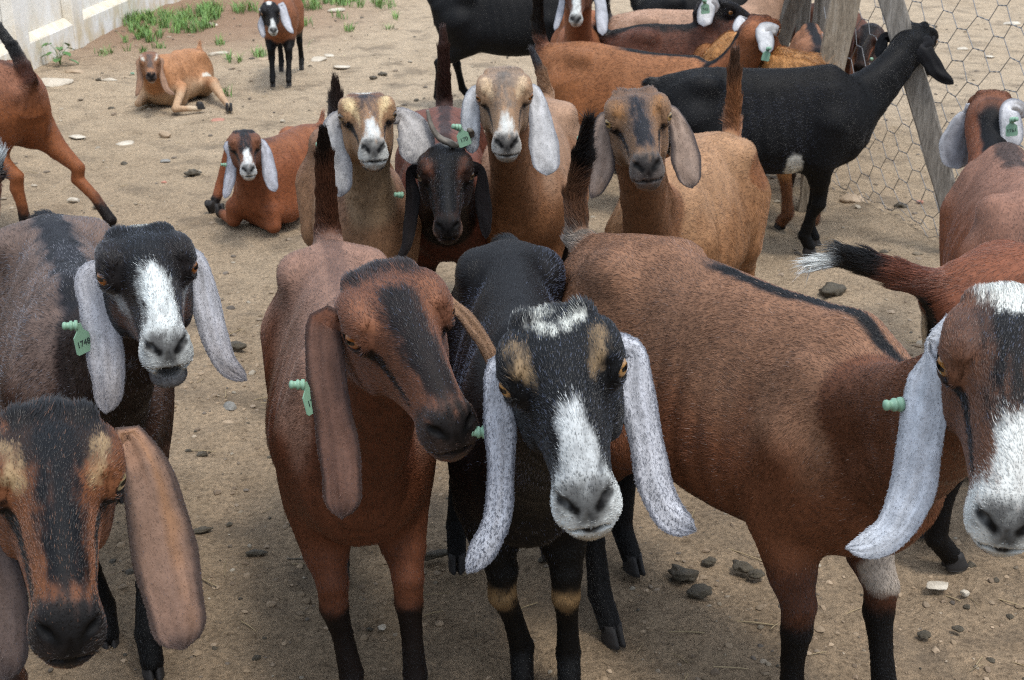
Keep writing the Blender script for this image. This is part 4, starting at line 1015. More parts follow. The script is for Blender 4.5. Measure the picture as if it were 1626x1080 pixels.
rsw = np.random.RandomState(3); lm = None
for i in range(13):
    a = i * 2.4; hh = .05 + .016 * i * (.8 + .4 * rsw.rand()); r = .05 + .07 * rsw.rand(); tip = A(math.cos(a) * r, math.sin(a) * r, hh)
    q = spline(np.array([[0, 0, 0, .004], [tip[0] * .4, tip[1] * .4, hh * .7, .003], [*tip, .0022]]), 6)
    V = []; 
    for p in q:
        for j in range(5): V.append(p[:3] + p[3] * A(math.cos(j * 1.2566), math.sin(j * 1.2566), 0))
    mesh_np('stem', np.array(V), np.array([(u * 5 + j, u * 5 + (j + 1) % 5, (u + 1) * 5 + (j + 1) % 5, (u + 1) * 5 + j) for u in range(5) for j in range(5)]), M_STEM, wd)
    if lm is None:
        V = []; F = []
        for u in np.linspace(0, 1, 6):
            w = .042 * math.sin(math.pi * min(u * .92 + .08, 1)) ** .8 + .001
            for s in (-1, 0, 1): V.append((u * .095, s * w, -.03 * u * u + (.010 if s else 0)))
        F = [(i_ * 3 + s, i_ * 3 + s + 1, i_ * 3 + s + 4, i_ * 3 + s + 3) for i_ in range(5) for s in (0, 1)]
        lf = mesh_np('leaf', np.array(V), np.array(F), M_LEAF, wd); lm = lf.data
    else: lf = link(bpy.data.objects.new('leaf', lm), wd)
    lf.location = tip; lf.rotation_euler = (rsw.rand() * .6 - .3, -.1 + rsw.rand() * .5, a); lf.scale = (.7 + .5 * rsw.rand(),) * 3

# ------------------------------------------------------------------ fence: post, pickets, leaning plank, wire netting
def wood_material(name, c0, c1, c2):
    m, n, l, b = mat(name); x = noise_node(n, l, 9, 6, .7, sc=(5, 5, .35)); x2 = noise_node(n, l, 60, 4, .7, sc=(3, 3, .12))
    r = ramp(n, l, x.outputs['Fac'], [(.28, c0), (.5, c1), (.74, c2)]); r2 = ramp(n, l, x2.outputs['Fac'], [(.35, (.45, .45, .45)), (.52, (1, 1, 1))])
    mu = n.new('ShaderNodeMix'); mu.data_type = 'RGBA'; mu.blend_type = 'MULTIPLY'; mu.inputs['Factor'].default_value = .7; l.new(r.outputs[0], mu.inputs['A']); l.new(r2.outputs[0], mu.inputs['B']); l.new(mu.outputs['Result'], b.inputs['Base Color']); b.inputs['Roughness'].default_value = .85
    bp = n.new('ShaderNodeBump'); bp.inputs['Strength'].default_value = .6; bp.inputs['Distance'].default_value = .008; l.new(x2.outputs['Fac'], bp.inputs['Height']); l.new(bp.outputs[0], b.inputs['Normal']); return m
M_WOOD = wood_material('weathered_wood', (.085, .072, .058), (.20, .178, .148), (.33, .30, .26)); M_POST = wood_material('split_post', (.10, .078, .052), (.24, .195, .14), (.36, .315, .25))
FA = A(1.90, 5.22, 0); FB = A(1.63, 6.20, 0); FD = norm(FA - FB)
def plank(name, p0, p1, w, t, face, mt, parent=None, seed=0, taper=1.0, w0=None):
    """sawn or split board between two points, slightly warped, face = direction of its broad side"""
    ax = norm(p1 - p0); L_ = np.linalg.norm(p1 - p0); fz = np.asarray(face, float); fz = norm(fz - (fz @ ax) * ax); sx_ = np.cross(ax, fz); rs = np.random.RandomState(seed); n = 14; V = []
    ol = [(-.5, -.42), (-.42, -.5), (.42, -.5), (.5, -.42), (.5, .42), (.42, .5), (-.42, .5), (-.5, .42)]
    for i in range(n):
        u = i / (n - 1); k = 1 + (taper - 1) * u; wob = .02 * w * math.sin(3 * u + seed) + .04 * w * rs.randn(); c = p0 + ax * L_ * u + sx_ * .12 * w * math.sin(4 * u + seed)
        for (a, b) in ol: V.append(c + sx_ * (a * (w * k + wob)) + fz * (b * t) + (rs.randn(3) * .012 * w))
    Q = [(i * 8 + j, i * 8 + (j + 1) % 8, (i + 1) * 8 + (j + 1) % 8, (i + 1) * 8 + j) for i in range(n - 1) for j in range(8)]
    for e, rv in ((0, 1), (n - 1, 0)):
        for j in range(3): q = (e * 8 + j, e * 8 + j + 1, e * 8 + 6 - j, e * 8 + 7 - j); Q.append(q[::-1] if rv else q)
    o = mesh_np(name, np.array(V), np.array(Q), mt, parent, smooth=False); return o
PB_ = gnd(1290, 330); PT_ = at_y(1343, 0, PB_[1] + .12); po = plank('fence_post', PB_ + (PB_ - PT_) * .05, PB_ + (PT_ - PB_) * 1.3, .128, .13, (-.3, -1, 0), M_POST, seed=3); tag(po, 'thick split wooden post standing between pickets and wire netting', 'fence post')
b0 = FA + A(.02, -.05, -.04); b1 = at_y(1410, 0, 5.42); b1 = b0 + (b1 - b0) * 1.35
tag(plank('fence_plank', b0, b1, .092, .045, (-.35, -1, 0), M_WOOD, seed=5), 'grey sawn plank leaning against the wire netting', 'plank')
gt = bpy.data.objects.new('picket_gate', None); COL.objects.link(gt); gt.location = (1.6, 7.4, 0); tag(gt, 'gate of grey weathered pickets with a diagonal brace behind the goats', 'gate')
def gate_line(px): t = (1323 - px) / 135; return 7.25 + .75 * t
for i, (xa, xb) in enumerate(((1186, 1206), (1217, 1235), (1238, 1256), (1264, 1284), (1286, 1298), (1300, 1324), (1146, 1162), (1166, 1180))):
    y = gate_line((xa + xb) / 2); q = at_y((xa + xb) / 2, 60, y); w = (xb - xa) / F_PX * depth(q)
    plank('picket', A(q[0], y, .04) - A(1.6, 7.4, 0), A(q[0] + .015 * math.sin(i * 2.1), y, 1.35) - A(1.6, 7.4, 0), w, .028, (-.5, -1, 0), M_WOOD, gt, seed=20 + i)
plank('brace', at_y(1226, 112, 7.50) - A(1.6, 7.4, 0), at_y(1284, -40, 7.28) - A(1.6, 7.4, 0), .075, .05, (-.5, -1, 0), M_WOOD, gt, seed=40)
for z in (.25, 1.1): plank('rail', A(1.87, 7.30, z) - A(1.6, 7.4, 0), A(1.36, 8.12, z) - A(1.6, 7.4, 0), .07, .04, (-.5, -1, 0), M_WOOD, gt, seed=44)
M_WIRE = simple('galvanised_wire', (.22, .225, .23), .5, Metallic=.6)
wf = bpy.data.objects.new('wire_fence', None); COL.objects.link(wf); wf.location = FB; tag(wf, 'galvanised hexagonal wire netting stretched beside the black goat', 'wire fence')
def netting():
    V = []; Q = []; hu, hv = HEX
    def bulge(u, v): return np.cross(FD, Z3) * (.05 * math.sin(u * 1.9 + 1) * math.sin(v * 2.4) + .010 * vnoise(A(u * 6, v * 6, 3)[None], 5)[0]) + FD * (.013 * vnoise(A(u * 9, v * 9, 1)[None], 6)[0]) + Z3 * (.012 * vnoise(A(u * 9, v * 9, 2)[None], 7)[0] - .03 * math.sin(u * 1.1) * (1 if v > .1 else 0))
    def P_(u, v): return FD * u + Z3 * v + bulge(u, v)
    def seg(a, b, r, tw=False):
        pts = [a + (b - a) * t for t in (np.linspace(0, 1, 5) if tw else (0, .5, 1))]; T = norm(b - a); s1 = norm(np.cross(T, A(.3, .9, .2))); s2 = np.cross(T, s1)
        for st in ((0, math.pi) if tw else (None,)):
            k = len(V)
            for i, p in enumerate(pts):
                off = (s1 * math.cos(st + i * 1.57) + s2 * math.sin(st + i * 1.57)) * r * 1.1 if tw else 0
                for j in range(4): V.append(p + off + (s1 * math.cos(j * 1.571) + s2 * math.sin(j * 1.571)) * r)
            for i in range(len(pts) - 1):
                for j in range(4): Q.append((k + i * 4 + j, k + i * 4 + (j + 1) % 4, k + i * 4 + 4 + (j + 1) % 4, k + i * 4 + 4 + j))
    tl = hu * .28; nu = int(3.4 / hu) ; nv = int(1.75 / hv)
    for r in range(nv * 2):
        for c in range(-1, nu):
            u = (c + (.5 if r % 2 else 0)) * hu; v = .02 + r * hv / 2
            a, b = P_(u - tl / 2, v), P_(u + tl / 2, v); seg(a, b, .0016, True)
            seg(b, P_(u + hu / 2 - tl / 2, v + hv / 2), .0018); seg(a, P_(u - hu / 2 + tl / 2, v + hv / 2), .0018)
    for vv in (.0, .035):
        pp = [P_(u, vv + .012 * math.sin(u * 40)) for u in np.linspace(-.1, 3.3, 120)]
        for a, b in zip(pp[:-1], pp[1:]): seg(a, b, .0016)
    return np.array(V), np.array(Q)
HEX = (.215, .128)
NV, NQ = netting(); nt = mesh_np('wire_netting', NV, NQ, M_WIRE, wf); nt['kind'] = 'stuff'
# ------------------------------------------------------------------ the herd
def st_blaze(c, r0=.030, r1=.018, x0=.02, x1=.215): return ((x0, 0, .060), (x1, 0, .032), r0, r1, c, .009)
def st_brow(c, r0=.0125, r1=.007, x1=.122): return ((.076, .041, .050), (x1 + .008, .033, .042), r0 * .92, r1, c, .0042)
def st_tear(c, r0=.010, r1=.005, x1=.185): return ((.106, .044, .008), (x1, .0285, -.012), r0, r1, c, .0035)
def st_muzzle(c, r=.043, x=.245, z=-.022): return ((x, .0, z), (x, .010, z), r * .88, r * .88, c, .007)
def st_snip(c, x0=.155, r0=.014, r1=.031): return ((x0, 0, .046), (.244, 0, -.008), r0, r1 * .85, c, .007)
def st_crown(c, r=.030): return ((.005, .0, .055), (.02, .03, .052), r, r, c, .008)
def st_cheek(c): return ((.10, .042, -.03), (.17, .032, -.03), .024, .018, c, .008)
def st_spot(x, y, z, r, c, soft=.005, x2=None, y2=None, z2=None, r2=None, side=1):
    return ((x, y, z), (x if x2 is None else x2, y if y2 is None else y2, z if z2 is None else z2), r, r if r2 is None else r2, c, soft, side)

white_ear = dict(col=srgb(188, 190, 196), edge=srgb(96, 100, 112), edgew=.6, speck=.55)
def ear(px=None, **k):
    d = dict(white_ear); d.update(k)
    if px: d['px'] = px
    return d
H_DEF = [(.04, .085, -.05, .075), (.06, .095, -.13, .085), (.075, .10, -.20, .075), (.085, .105, -.245, .05)]
def ear_h(**k): return ear(None, h=H_DEF, face='side', **k)

# black doe in front with white speckled ears
goat(key='G28', seed=1, lod=3, hair=90000, pos=(.01, 2.40), yaw=3, h=1.04, L=1.0, W=.84, legr=.94, hs=1.17, knobs=.9, tuft=.8,
     label='black goat with white muzzle, white forelock and long white speckled ears at the centre front',
     head=((.058, 1.492, 1.014), (3.4, 8.7, 10.9)), feet=dict(FR=(.02, 2.19), FL=(.115, 2.17), HR=(-.13, 2.66), HL=(.09, 2.72)),
     tail=[(-.06, 0, -.03), (-.07, 0, -.10), (-.06, 0, -.16)],
     coat=dict(base=srgb(34, 30, 33), face=srgb(26, 26, 30), neck=srgb(20, 19, 21), belly=srgb(22, 20, 20), legs=(srgb(22, 20, 20), .3, srgb(140, 108, 70)), vary=.25, hairvar=.45, iris=srgb(188, 140, 80),
               silver_or_sheen=(.75, srgb(72, 78, 94), -.05),  # bluish sheen of the back painted as hair colour
               strokes=[st_brow(srgb(136, 110, 80), .0105, .006, .116), st_snip(srgb(184, 184, 186), .180, .009, .028), st_muzzle(srgb(200, 200, 200), .035, .247, -.026),
                        st_spot(.068, .004, .060, .004, srgb(205, 203, 196), .005, .040, .020, .058, .008), st_spot(.068, .0, .060, .004, srgb(205, 203, 196), .005, .046, -.016, .058, .007),
                        st_spot(.000, -.034, .050, .016, srgb(215, 213, 206), .005, .012, -.018, .050, .013),
                        ((.215, .0, -.060), (.235, .0, -.064), .018, .016, srgb(168, 152, 130), .006)]),
     earR=ear([(786, 600, 40), (791, 660, 52), (793, 760, 42), (786, 830, 42), (766, 872, 44), (743, 908, 36)], speck=.9, edge=srgb(70, 74, 88), curl=80,
              tag=dict(px=(771, 686), flag=False, stud=(-1, -.2, .05), s=0.77, dd=.02)),
     earL=ear([(1000, 555, 44), (1012, 620, 60), (1030, 710, 54), (1046, 780, 54), (1070, 822, 52), (1103, 842, 44)], speck=.8, edge=srgb(70, 74, 88), curl=80))
# brown doe, head turned
goat(key='G10', seed=2, lod=3, hair=90000, pos=(-.335, 2.40), yaw=11, h=1.04, L=1.0, W=.90, legr=.94, belly=.12, hs=1.17, knobs=.3, tuft=.5,
     label='plain red-brown goat with hanging brown ears and dark nose turned to its left',
     head=((-.182, 1.699, 1.004), (22.0, 11.0, 11.1)), feet=dict(FR=(-.31, 2.10), FL=(-.185, 2.10), HR=(-.40, 2.62), HL=(-.30, 2.80)),
     tail=[(-.03, 0, .07), (-.02, .0, .16), (.0, 0, .25), (.02, 0, .31)], tailhair=.026,
     coat=dict(base=srgb(138, 102, 86), side=srgb(104, 58, 36), neck=srgb(98, 54, 34), face=srgb(108, 66, 46), legs=(srgb(44, 30, 25), .56), stripe=(srgb(112, 82, 70), .03), vary=.16, hairvar=.3, iris=srgb(150, 86, 40),  # greyish-pink back over darker sides: skylight painted into the coat
               tail=[(.3, srgb(88, 52, 34)), (.8, srgb(44, 32, 26))],
               strokes=[st_blaze(srgb(48, 36, 34), .020, .024, .09, .225), st_tear(srgb(44, 28, 22), .010, .006), st_muzzle(srgb(64, 50, 46), .040), st_crown(srgb(60, 44, 40), .022), st_brow(srgb(134, 84, 58), .011, .006),
                        ((.235, .0, -.058), (.20, .02, -.058), .012, .012, srgb(90, 74, 66), .006)]),
     earR=ear([(519, 512, 52), (516, 580, 66), (530, 670, 64), (542, 750, 66), (543, 795, 62), (542, 822, 50)], col=srgb(106, 78, 66), edge=srgb(56, 42, 38), speck=.1, curl=42, edgew=.8, tip=.10, root=srgb(104, 66, 48),
              tag=dict(px=(483, 611), fd=(.25, -.1, -1), face=(1, -.5, .1), stud=(-1, -.35, .15), text='177', s=0.73, dd=.0)),
     earL=ear([(716, 480, 30), (746, 507, 40, .03), (772, 545, 42, .07), (795, 600, 36, .12), (805, 660, 24, .15)], col=srgb(150, 118, 92), edge=srgb(110, 84, 64), speck=.05, tilt=35))
# grizzled doe at the left
goat(key='G2', seed=3, lod=3, hair=95000, pos=(-.95, 2.62), yaw=24, h=1.05, L=1.0, W=1.02, belly=.12, hs=1.17, mouth=.5, knobs=.5, tuft=.35, hairlen=1.1, lift=1.0, shag=.45,
     label='grizzled grey-brown goat with open mouth, white blaze and pale ears at the left',
     head=((-.597, 1.992, .971), (20.8, 5.6, 1.3)), feet=dict(FL=(-.74, 2.24), FR=(-.86, 2.34)),
     tail=[(-.06, 0, -.03), (-.07, 0, -.10)],
     coat=dict(base=srgb(104, 84, 76), side=srgb(82, 58, 48), neck=srgb(58, 44, 40), face=srgb(44, 36, 36), stripe=(srgb(44, 44, 52), .055), legs=(srgb(24, 22, 22), .30), vary=.3, hairvar=.5, iris=srgb(160, 96, 40),
               silver_or_sheen=(.28, srgb(116, 117, 124)),
               strokes=[st_cheek(srgb(84, 54, 40)), st_blaze(srgb(26, 27, 33), .030, .02, .02, .14), st_spot(.09, .045, .0, .006, srgb(150, 150, 152), .008, .15, .042, -.02, .008, 0), st_snip(srgb(205, 207, 208), .155, .015, .029), st_muzzle(srgb(178, 178, 178), .036),
                        ((.212, .0, -.062), (.240, .004, -.066), .019, .015, srgb(104, 102, 104), .006), st_crown(srgb(28, 28, 34), .026), ((-.02, 0, .045), (-.012, .010, .052), .014, .012, srgb(205, 205, 200), .006), ((.05, .056, .04), (.07, .060, .035), .010, .010, srgb(110, 112, 118), .01)]),
     earR=ear([(147, 436, 44), (154, 485, 60), (165, 560, 56), (171, 615, 48), (168, 655, 38)], col=srgb(176, 176, 180), speck=.4, tipc=srgb(140, 134, 132), edgew=.35,
              tag=dict(px=(123, 517), fd=(.12, 0, -1), face=(1, -.55, .1), stud=(-1, -.4, .1), text='1748', s=0.81, dd=-.02)),
     earL=ear([(313, 420, 36), (328, 480, 48), (344, 540, 40), (362, 580, 34), (390, 603, 24)], col=srgb(178, 178, 182), speck=.4, tipc=srgb(120, 112, 110), edgew=.35))
# big brown face at the bottom left
goat(key='G1', seed=4, lod=3, hair=70000, pos=(-1.12, 1.98), yaw=42, h=1.0, W=.9, hs=1.17, knobs=.7, tuft=1.0,
     label='dark brown goat with black blaze and tan ears filling the bottom left corner',
     head=((-.542, 1.366, .941), (20.8, 12.0, -5.5)), feet=dict(FL=(-.80, 1.80), FR=(-.95, 1.70)),
     coat=dict(base=srgb(120, 70, 42), neck=srgb(112, 76, 50), face=srgb(112, 66, 38), legs=(srgb(30, 24, 22), .4), vary=.2, hairvar=.4, iris=srgb(196, 176, 128), glint=srgb(92, 66, 50), nose=srgb(30, 27, 28),
               strokes=[((.0, 0, .05), (.07, .02, .06), .040, .034, srgb(58, 40, 32), .009), st_blaze(srgb(24, 25, 31), .016, .022, .06, .215), st_crown(srgb(34, 29, 29), .026), st_brow(srgb(152, 124, 90), .0105, .007, .104), st_tear(srgb(18, 15, 15), .012, .008, .20), st_muzzle(srgb(52, 44, 43), .042, .250, -.02),
                        ((.052, .060, .036), (.104, .054, .012), .011, .010, srgb(26, 22, 22), .005)]),
     earL=ear([(202, 692, 46), (228, 735, 74), (249, 820, 104), (268, 910, 102), (281, 975, 96), (291, 1030, 84)], col=srgb(130, 104, 88), edge=srgb(44, 38, 38), mid=srgb(150, 112, 82), midv=-.35, root=srgb(146, 112, 90), rootu=.35, tipc=srgb(130, 104, 90), speck=.08, edgew=.8, curl=26, tip=.10),
     earR=ear([(-30, 800, 60), (-12, 900, 86), (2, 990, 86), (10, 1080, 70)], col=srgb(92, 78, 72), edge=srgb(40, 36, 38), speck=.1, curl=30))
# large brown doe with the white-eared head at the right
goat(key='G27', seed=5, lod=3, hair=120000, pos=(.44, 2.33), yaw=31, h=1.09, L=1.16, W=1.02, belly=.02, hs=1.20, knobs=.4, tuft=.6,
     label='large chestnut goat standing side-on with dark back stripe, raised tail and big white ears',
     head=((.586, 1.44, 1.059), (-16.1, 18.3, -.6)), feet=dict(FR=(.535, 2.0), FL=(.72, 2.03), HR=(.215, 2.36), HL=(.285, 2.65)),
     tail=[(-.07, 0, .03), (-.085, 0, .12), (-.065, 0, .21), (-.045, 0, .29)], tailhair=.042,
     coat=dict(base=srgb(134, 94, 70), side=srgb(117, 69, 43), belly=srgb(88, 50, 32), neck=srgb(104, 62, 40), face=srgb(104, 66, 46), stripe=(srgb(34, 32, 36), .024, -.1), legs=(srgb(28, 23, 22), .52), vary=.18, hairvar=.35, iris=srgb(160, 110, 50),  # greyer back, darker sides and belly: light from above painted into coat
               silver_or_sheen=(.035, srgb(150, 128, 116)), tail=[(.05, srgb(150, 134, 122)), (.42, srgb(104, 68, 46)), (.72, srgb(34, 27, 25))],
               blobs=[((.34, .09, .345), (.05, .05, .045), srgb(168, 152, 140))],
               strokes=[((.0, 0, .05), (.08, .03, .055), .030, .022, srgb(84, 56, 44), .009), st_blaze(srgb(28, 24, 24), .024, .018, .05, .17), st_tear(srgb(24, 20, 20), .009, .006, .19), st_snip(srgb(196, 194, 192), .185, .012, .030), st_muzzle(srgb(196, 194, 192), .040), ((.02, 0, .06), (.0, .02, .055), .024, .022, srgb(216, 214, 210), .006)]),
     earR=ear([(1482, 538, 44), (1473, 600, 66), (1459, 700, 74), (1441, 795, 66), (1410, 848, 56), (1372, 868, 46), (1346, 870, 36)], speck=.25, col=srgb(196, 200, 206), edgew=.3, curl=60,
              tag=dict(px=(1432, 642), flag=False, stud=(-1, -.2, .02), s=0.84, dd=.02)),
     earL=ear_h(speck=.25))
# tan goat, wide ears
goat(key='G8', seed=6, lod=2, hair=60000, pos=(-.47, 3.84), yaw=14, h=1.0, W=.84, hs=1.17, knobs=.2, tuft=.4, neckr=.78,
     label='tan goat with cream eyebrows and broad pale ears held out wide, behind the red-brown goat',
     head=((-.391, 3.434, .922), (9.6, 2.0, .7)),
     coat=dict(base=srgb(128, 92, 70), side=srgb(136, 98, 70), neck=srgb(140, 112, 86), face=srgb(148, 110, 78), stripe=(srgb(66, 52, 48), .04), legs=(srgb(40, 30, 26), .5), vary=.15, hairvar=.3, iris=srgb(110, 84, 50),
               strokes=[((.03, 0, .06), (.05, .02, .06), .034, .03, srgb(110, 76, 58), .008), st_blaze(srgb(58, 52, 56), .018, .014, .06, .16), st_brow(srgb(204, 176, 132), .013, .009, .13), ((.125, .031, .040), (.185, .026, .022), .008, .006, srgb(196, 164, 122), .005), st_tear(srgb(26, 22, 22), .011, .007, .19), st_snip(srgb(196, 196, 196), .198, .008, .024), st_muzzle(srgb(186, 182, 178), .037, .248, -.022), ((.238, .014, -.062), (.22, .03, -.05), .008, .007, srgb(30, 27, 27), .004), ((.0, 0, .06), (.012, .016, .062), .013, .011, srgb(216, 214, 210), .005)]),
     earR=ear([(527, 200, 32), (530, 225, 40), (532, 262, 52), (538, 295, 46), (541, 312, 36)], speck=.5, col=srgb(182, 178, 174), edge=srgb(88, 88, 96), curl=45,
              tag=dict(px=(515, 231), fd=(.05, 0, -1), face=(.4, -1, .1), stud=(-.8, -.7, .3), text='176', s=0.90, dd=-.04)),
     earL=ear([(636, 184, 28), (648, 193, 44), (660, 215, 60), (659, 240, 56), (653, 260, 48)], speck=.5, col=srgb(182, 178, 174), edge=srgb(88, 88, 96), curl=40))
# grey-faced tan goat with white ears
goat(key='G12', seed=7, lod=2, hair=60000, neckr=.92, pos=(.06, 4.22), yaw=-8, h=1.02, W=1.0, belly=.1, hs=1.17, knobs=.3, tuft=.35,
     label='tan goat with grey forehead and long white ears, head held high in the second row',
     head=((-.022, 3.503, .984), (1.6, 15.0, 1.4)), tail=[(-.05, 0, .06), (-.05, -.02, .14), (-.03, -.05, .22)], tailhair=.03,
     coat=dict(base=srgb(158, 122, 98), side=srgb(138, 92, 60), neck=srgb(130, 88, 60), face=srgb(148, 114, 86), legs=(srgb(40, 30, 26), .5), vary=.14, hairvar=.28, iris=srgb(170, 104, 40), tail=[(.3, srgb(150, 112, 84)), (.8, srgb(74, 74, 80))],
               strokes=[((.02, 0, .06), (.08, .02, .06), .034, .030, srgb(140, 116, 98), .009), st_blaze(srgb(108, 96, 88), .012, .016, .05, .16), st_brow(srgb(190, 160, 128), .013, .009, .12), st_tear(srgb(38, 32, 32), .009, .006, .18), st_snip(srgb(192, 190, 188), .205, .008, .024), st_muzzle(srgb(170, 164, 160), .038), ((.23, .0, -.062), (.215, .0, -.06), .014, .014, srgb(70, 62, 60), .006)]),
     earR=ear([(748, 157, 24), (746, 180, 32), (747, 215, 28), (750, 243, 22)], speck=.3, col=srgb(196, 196, 196),
              tag=dict(px=(730, 203), fd=(.3, 0, -1), face=(.5, -1, .1), stud=(-.8, -.6, .3), text='170', s=0.90, dd=-.05)),
     earL=ear([(852, 156, 28), (858, 185, 38), (865, 235, 48), (868, 262, 46), (869, 278, 36)], speck=.25, col=srgb(198, 198, 198), curl=50))
# dark horned goat
goat(key='G11', seed=8, lod=2, hair=60000, pos=(-.22, 4.20), yaw=3, h=.98, W=1.0, belly=.12, hs=1.17, knobs=.2, tuft=1.1,
     label='dark mahogany goat with one curled grey horn, head lowered between the two tan goats',
     head=((-.181, 3.444, .787), (3.5, 16.0, 1.0)), tail=[(-.04, 0, .07), (-.02, .0, .16), (.0, 0, .26), (.0, 0, .33)], tailhair=.035, neckbend=.02,
     coat=dict(base=srgb(110, 66, 54), side=srgb(92, 48, 34), neck=srgb(44, 27, 23), face=srgb(60, 36, 27), stripe=(srgb(70, 46, 42), .03), legs=(srgb(24, 20, 19), .3), vary=.2, hairvar=.4, iris=srgb(96, 72, 40), tail=[(.3, srgb(72, 46, 40))],
               strokes=[((.0, 0, .05), (.06, .02, .06), .036, .022, srgb(30, 23, 22), .008), st_blaze(srgb(26, 26, 30), .020, .024, .05, .225), st_brow(srgb(86, 48, 32), .012, .007), st_tear(srgb(24, 19, 18), .012, .008, .2), ((.24, .026, -.03), (.20, .038, -.035), .015, .012, srgb(116, 84, 70), .006), st_muzzle(srgb(52, 42, 40), .026, .258, -.014),
                        st_spot(.0, .012, .065, .011, srgb(205, 203, 200), .005, .015, .020, .066, .010)]),
     earR=ear([(656, 270, 18), (655, 315, 24), (650, 360, 20), (643, 395, 15), (630, 416, 10)], col=srgb(36, 27, 25), edge=srgb(26, 22, 22), speck=0, tag=dict(px=(639, 310), flag=False, stud=(-.9, -.5, .2), s=0.87, dd=.0)),
     earL=ear([(757, 268, 20), (767, 315, 26), (771, 355, 20), (772, 378, 13)], col=srgb(38, 28, 26), edge=srgb(26, 22, 22), speck=0),
     horns=[[(.005, .030, .045, .014), (.000, .046, .062, .013), (.006, .060, .085, .010), (.02, .058, .10, .007)], [(.010, .034, .046, .012), (.02, .015, .066, .011), (.015, -.012, .080, .0095), (.005, -.030, .110, .007), (-.01, -.036, .138, .004)]])
# tan goat with brown ears
goat(key='G13', seed=9, lod=2, hair=65000, pos=(.52, 3.72), yaw=-24, h=1.0, W=1.0, belly=.08, hs=1.17, knobs=.6, tuft=.45, hairlen=1.25, shag=.45,
     label='golden tan goat with grey-brown ears and dark nose bridge, standing before the black goat',
     head=((.289, 3.003, 1.011), (-.2, 8.1, 7.1)), tail=[(-.05, 0, .06), (-.05, .0, .15), (-.04, 0, .24), (-.03, 0, .30)], tailhair=.035, neckr=.88,
     coat=dict(base=srgb(162, 120, 86), side=srgb(148, 102, 66), neck=srgb(122, 80, 52), face=srgb(130, 96, 70), legs=(srgb(60, 40, 30), .6), vary=.2, hairvar=.35, iris=srgb(186, 150, 84), nose=srgb(44, 40, 40), tail=[(.2, srgb(140, 90, 56)), (.75, srgb(84, 58, 44))],
               blobs=[((-.28, .14, .66), (.06, .08, .06), srgb(134, 84, 50))],
               strokes=[((.0, 0, .05), (.06, .02, .06), .036, .030, srgb(112, 84, 66), .010), st_blaze(srgb(46, 46, 54), .012, .021, .09, .215), st_brow(srgb(140, 96, 56), .012, .008), st_tear(srgb(34, 26, 24), .010, .007, .19), st_muzzle(srgb(96, 86, 82), .039), ((.225, .0, -.062), (.205, .0, -.062), .018, .016, srgb(30, 26, 26), .006)]),
     earR=ear([(956, 196, 26), (955, 225, 36), (954, 270, 40), (947, 298, 28), (940, 314, 16)], col=srgb(150, 130, 116), edge=srgb(52, 48, 52), edgew=.85, speck=.08, curl=55, tag=dict(px=(930, 222), flag=False, stud=(-.9, -.5, .3), s=0.81, dd=-.03)),
     earL=ear([(1073, 190, 28), (1084, 220, 42), (1091, 258, 46), (1096, 284, 38), (1099, 298, 28)], col=srgb(150, 130, 116), edge=srgb(52, 48, 52), edgew=.85, speck=.08, curl=50))
# black goat in profile
goat(key='G14', seed=10, lod=2, hair=70000, pos=(1.02, 5.18), yaw=88, h=1.0, L=.98, W=.92, hs=1.17, knobs=1.1, tuft=.3,
     label='glossy black goat standing side-on by the wire fence with a white patch on its belly',
     head=(tuple(at_y(1446, 60, 5.38)), (142, 24, 0)), feet=dict(FR=(1.235, 5.16), FL=(1.285, 5.30)), tail=[(-.06, 0, -.03), (-.07, 0, -.10)],
     coat=dict(base=srgb(28, 27, 31), neck=srgb(24, 24, 28), face=srgb(22, 22, 25), legs=(srgb(20, 19, 20), .2), vary=.3, hairvar=.4, silver_or_sheen=(.5, srgb(52, 56, 68), -.05), blobs=[((.11, -.15, .385), (.034, .16, .070), srgb(216, 212, 206))], strokes=[]),  # bluish hairs here are painted sheen
     earR=ear([(1464, 76, 30), (1478, 97, 26), (1493, 118, 21), (1514, 133, 12)], col=srgb(27, 26, 29), edge=srgb(22, 22, 24), speck=0, d=-.05),
     earL=ear([(1404, 60, 16), (1398, 76, 18), (1394, 92, 10)], col=srgb(27, 26, 29), edge=srgb(22, 22, 24), speck=0))
# long brown goat behind with black dorsal line
goat(key='G15', seed=11, lod=1, hair=45000, tilt=-5, pos=(.52, 5.90), yaw=64, h=.96, L=1.02, W=.95, hs=1.12, knobs=.4, tuft=.3, hairlen=1.2,
     label='chestnut goat side-on with a black line along neck and back, looking away',
     head=(tuple(at_y(1200, 46, 5.62)), (148, 22, 0)), tail=[(-.05, 0, .06), (-.07, 0, .15), (-.07, 0, .24), (-.08, 0, .32)], tailhair=.05,
     coat=dict(base=srgb(150, 96, 60), side=srgb(146, 88, 48), neck=srgb(146, 86, 50), face=srgb(122, 70, 42), stripe=(srgb(36, 33, 36), .035, -.1), mane=srgb(30, 29, 33), legs=(srgb(40, 30, 26), .4), vary=.16, hairvar=.3, tail=[(.1, srgb(110, 62, 40)), (.4, srgb(36, 28, 26))], strokes=[st_blaze(srgb(60, 40, 32))]),
     earR=ear([(1211, 50, 22), (1217, 66, 26), (1215, 86, 22)], speck=.15, col=srgb(206, 206, 206), d=-.10, tag=dict(px=(1219, 78), fd=(-.2, 0, -1), face=(.2, -1, .1), stud=(.3, -1, .3), text='', s=0.87, dd=-.05)),
     earL=ear([(1180, 28, 14), (1172, 38, 16), (1167, 50, 12)], speck=.15, col=srgb(206, 206, 206), d=-.05))
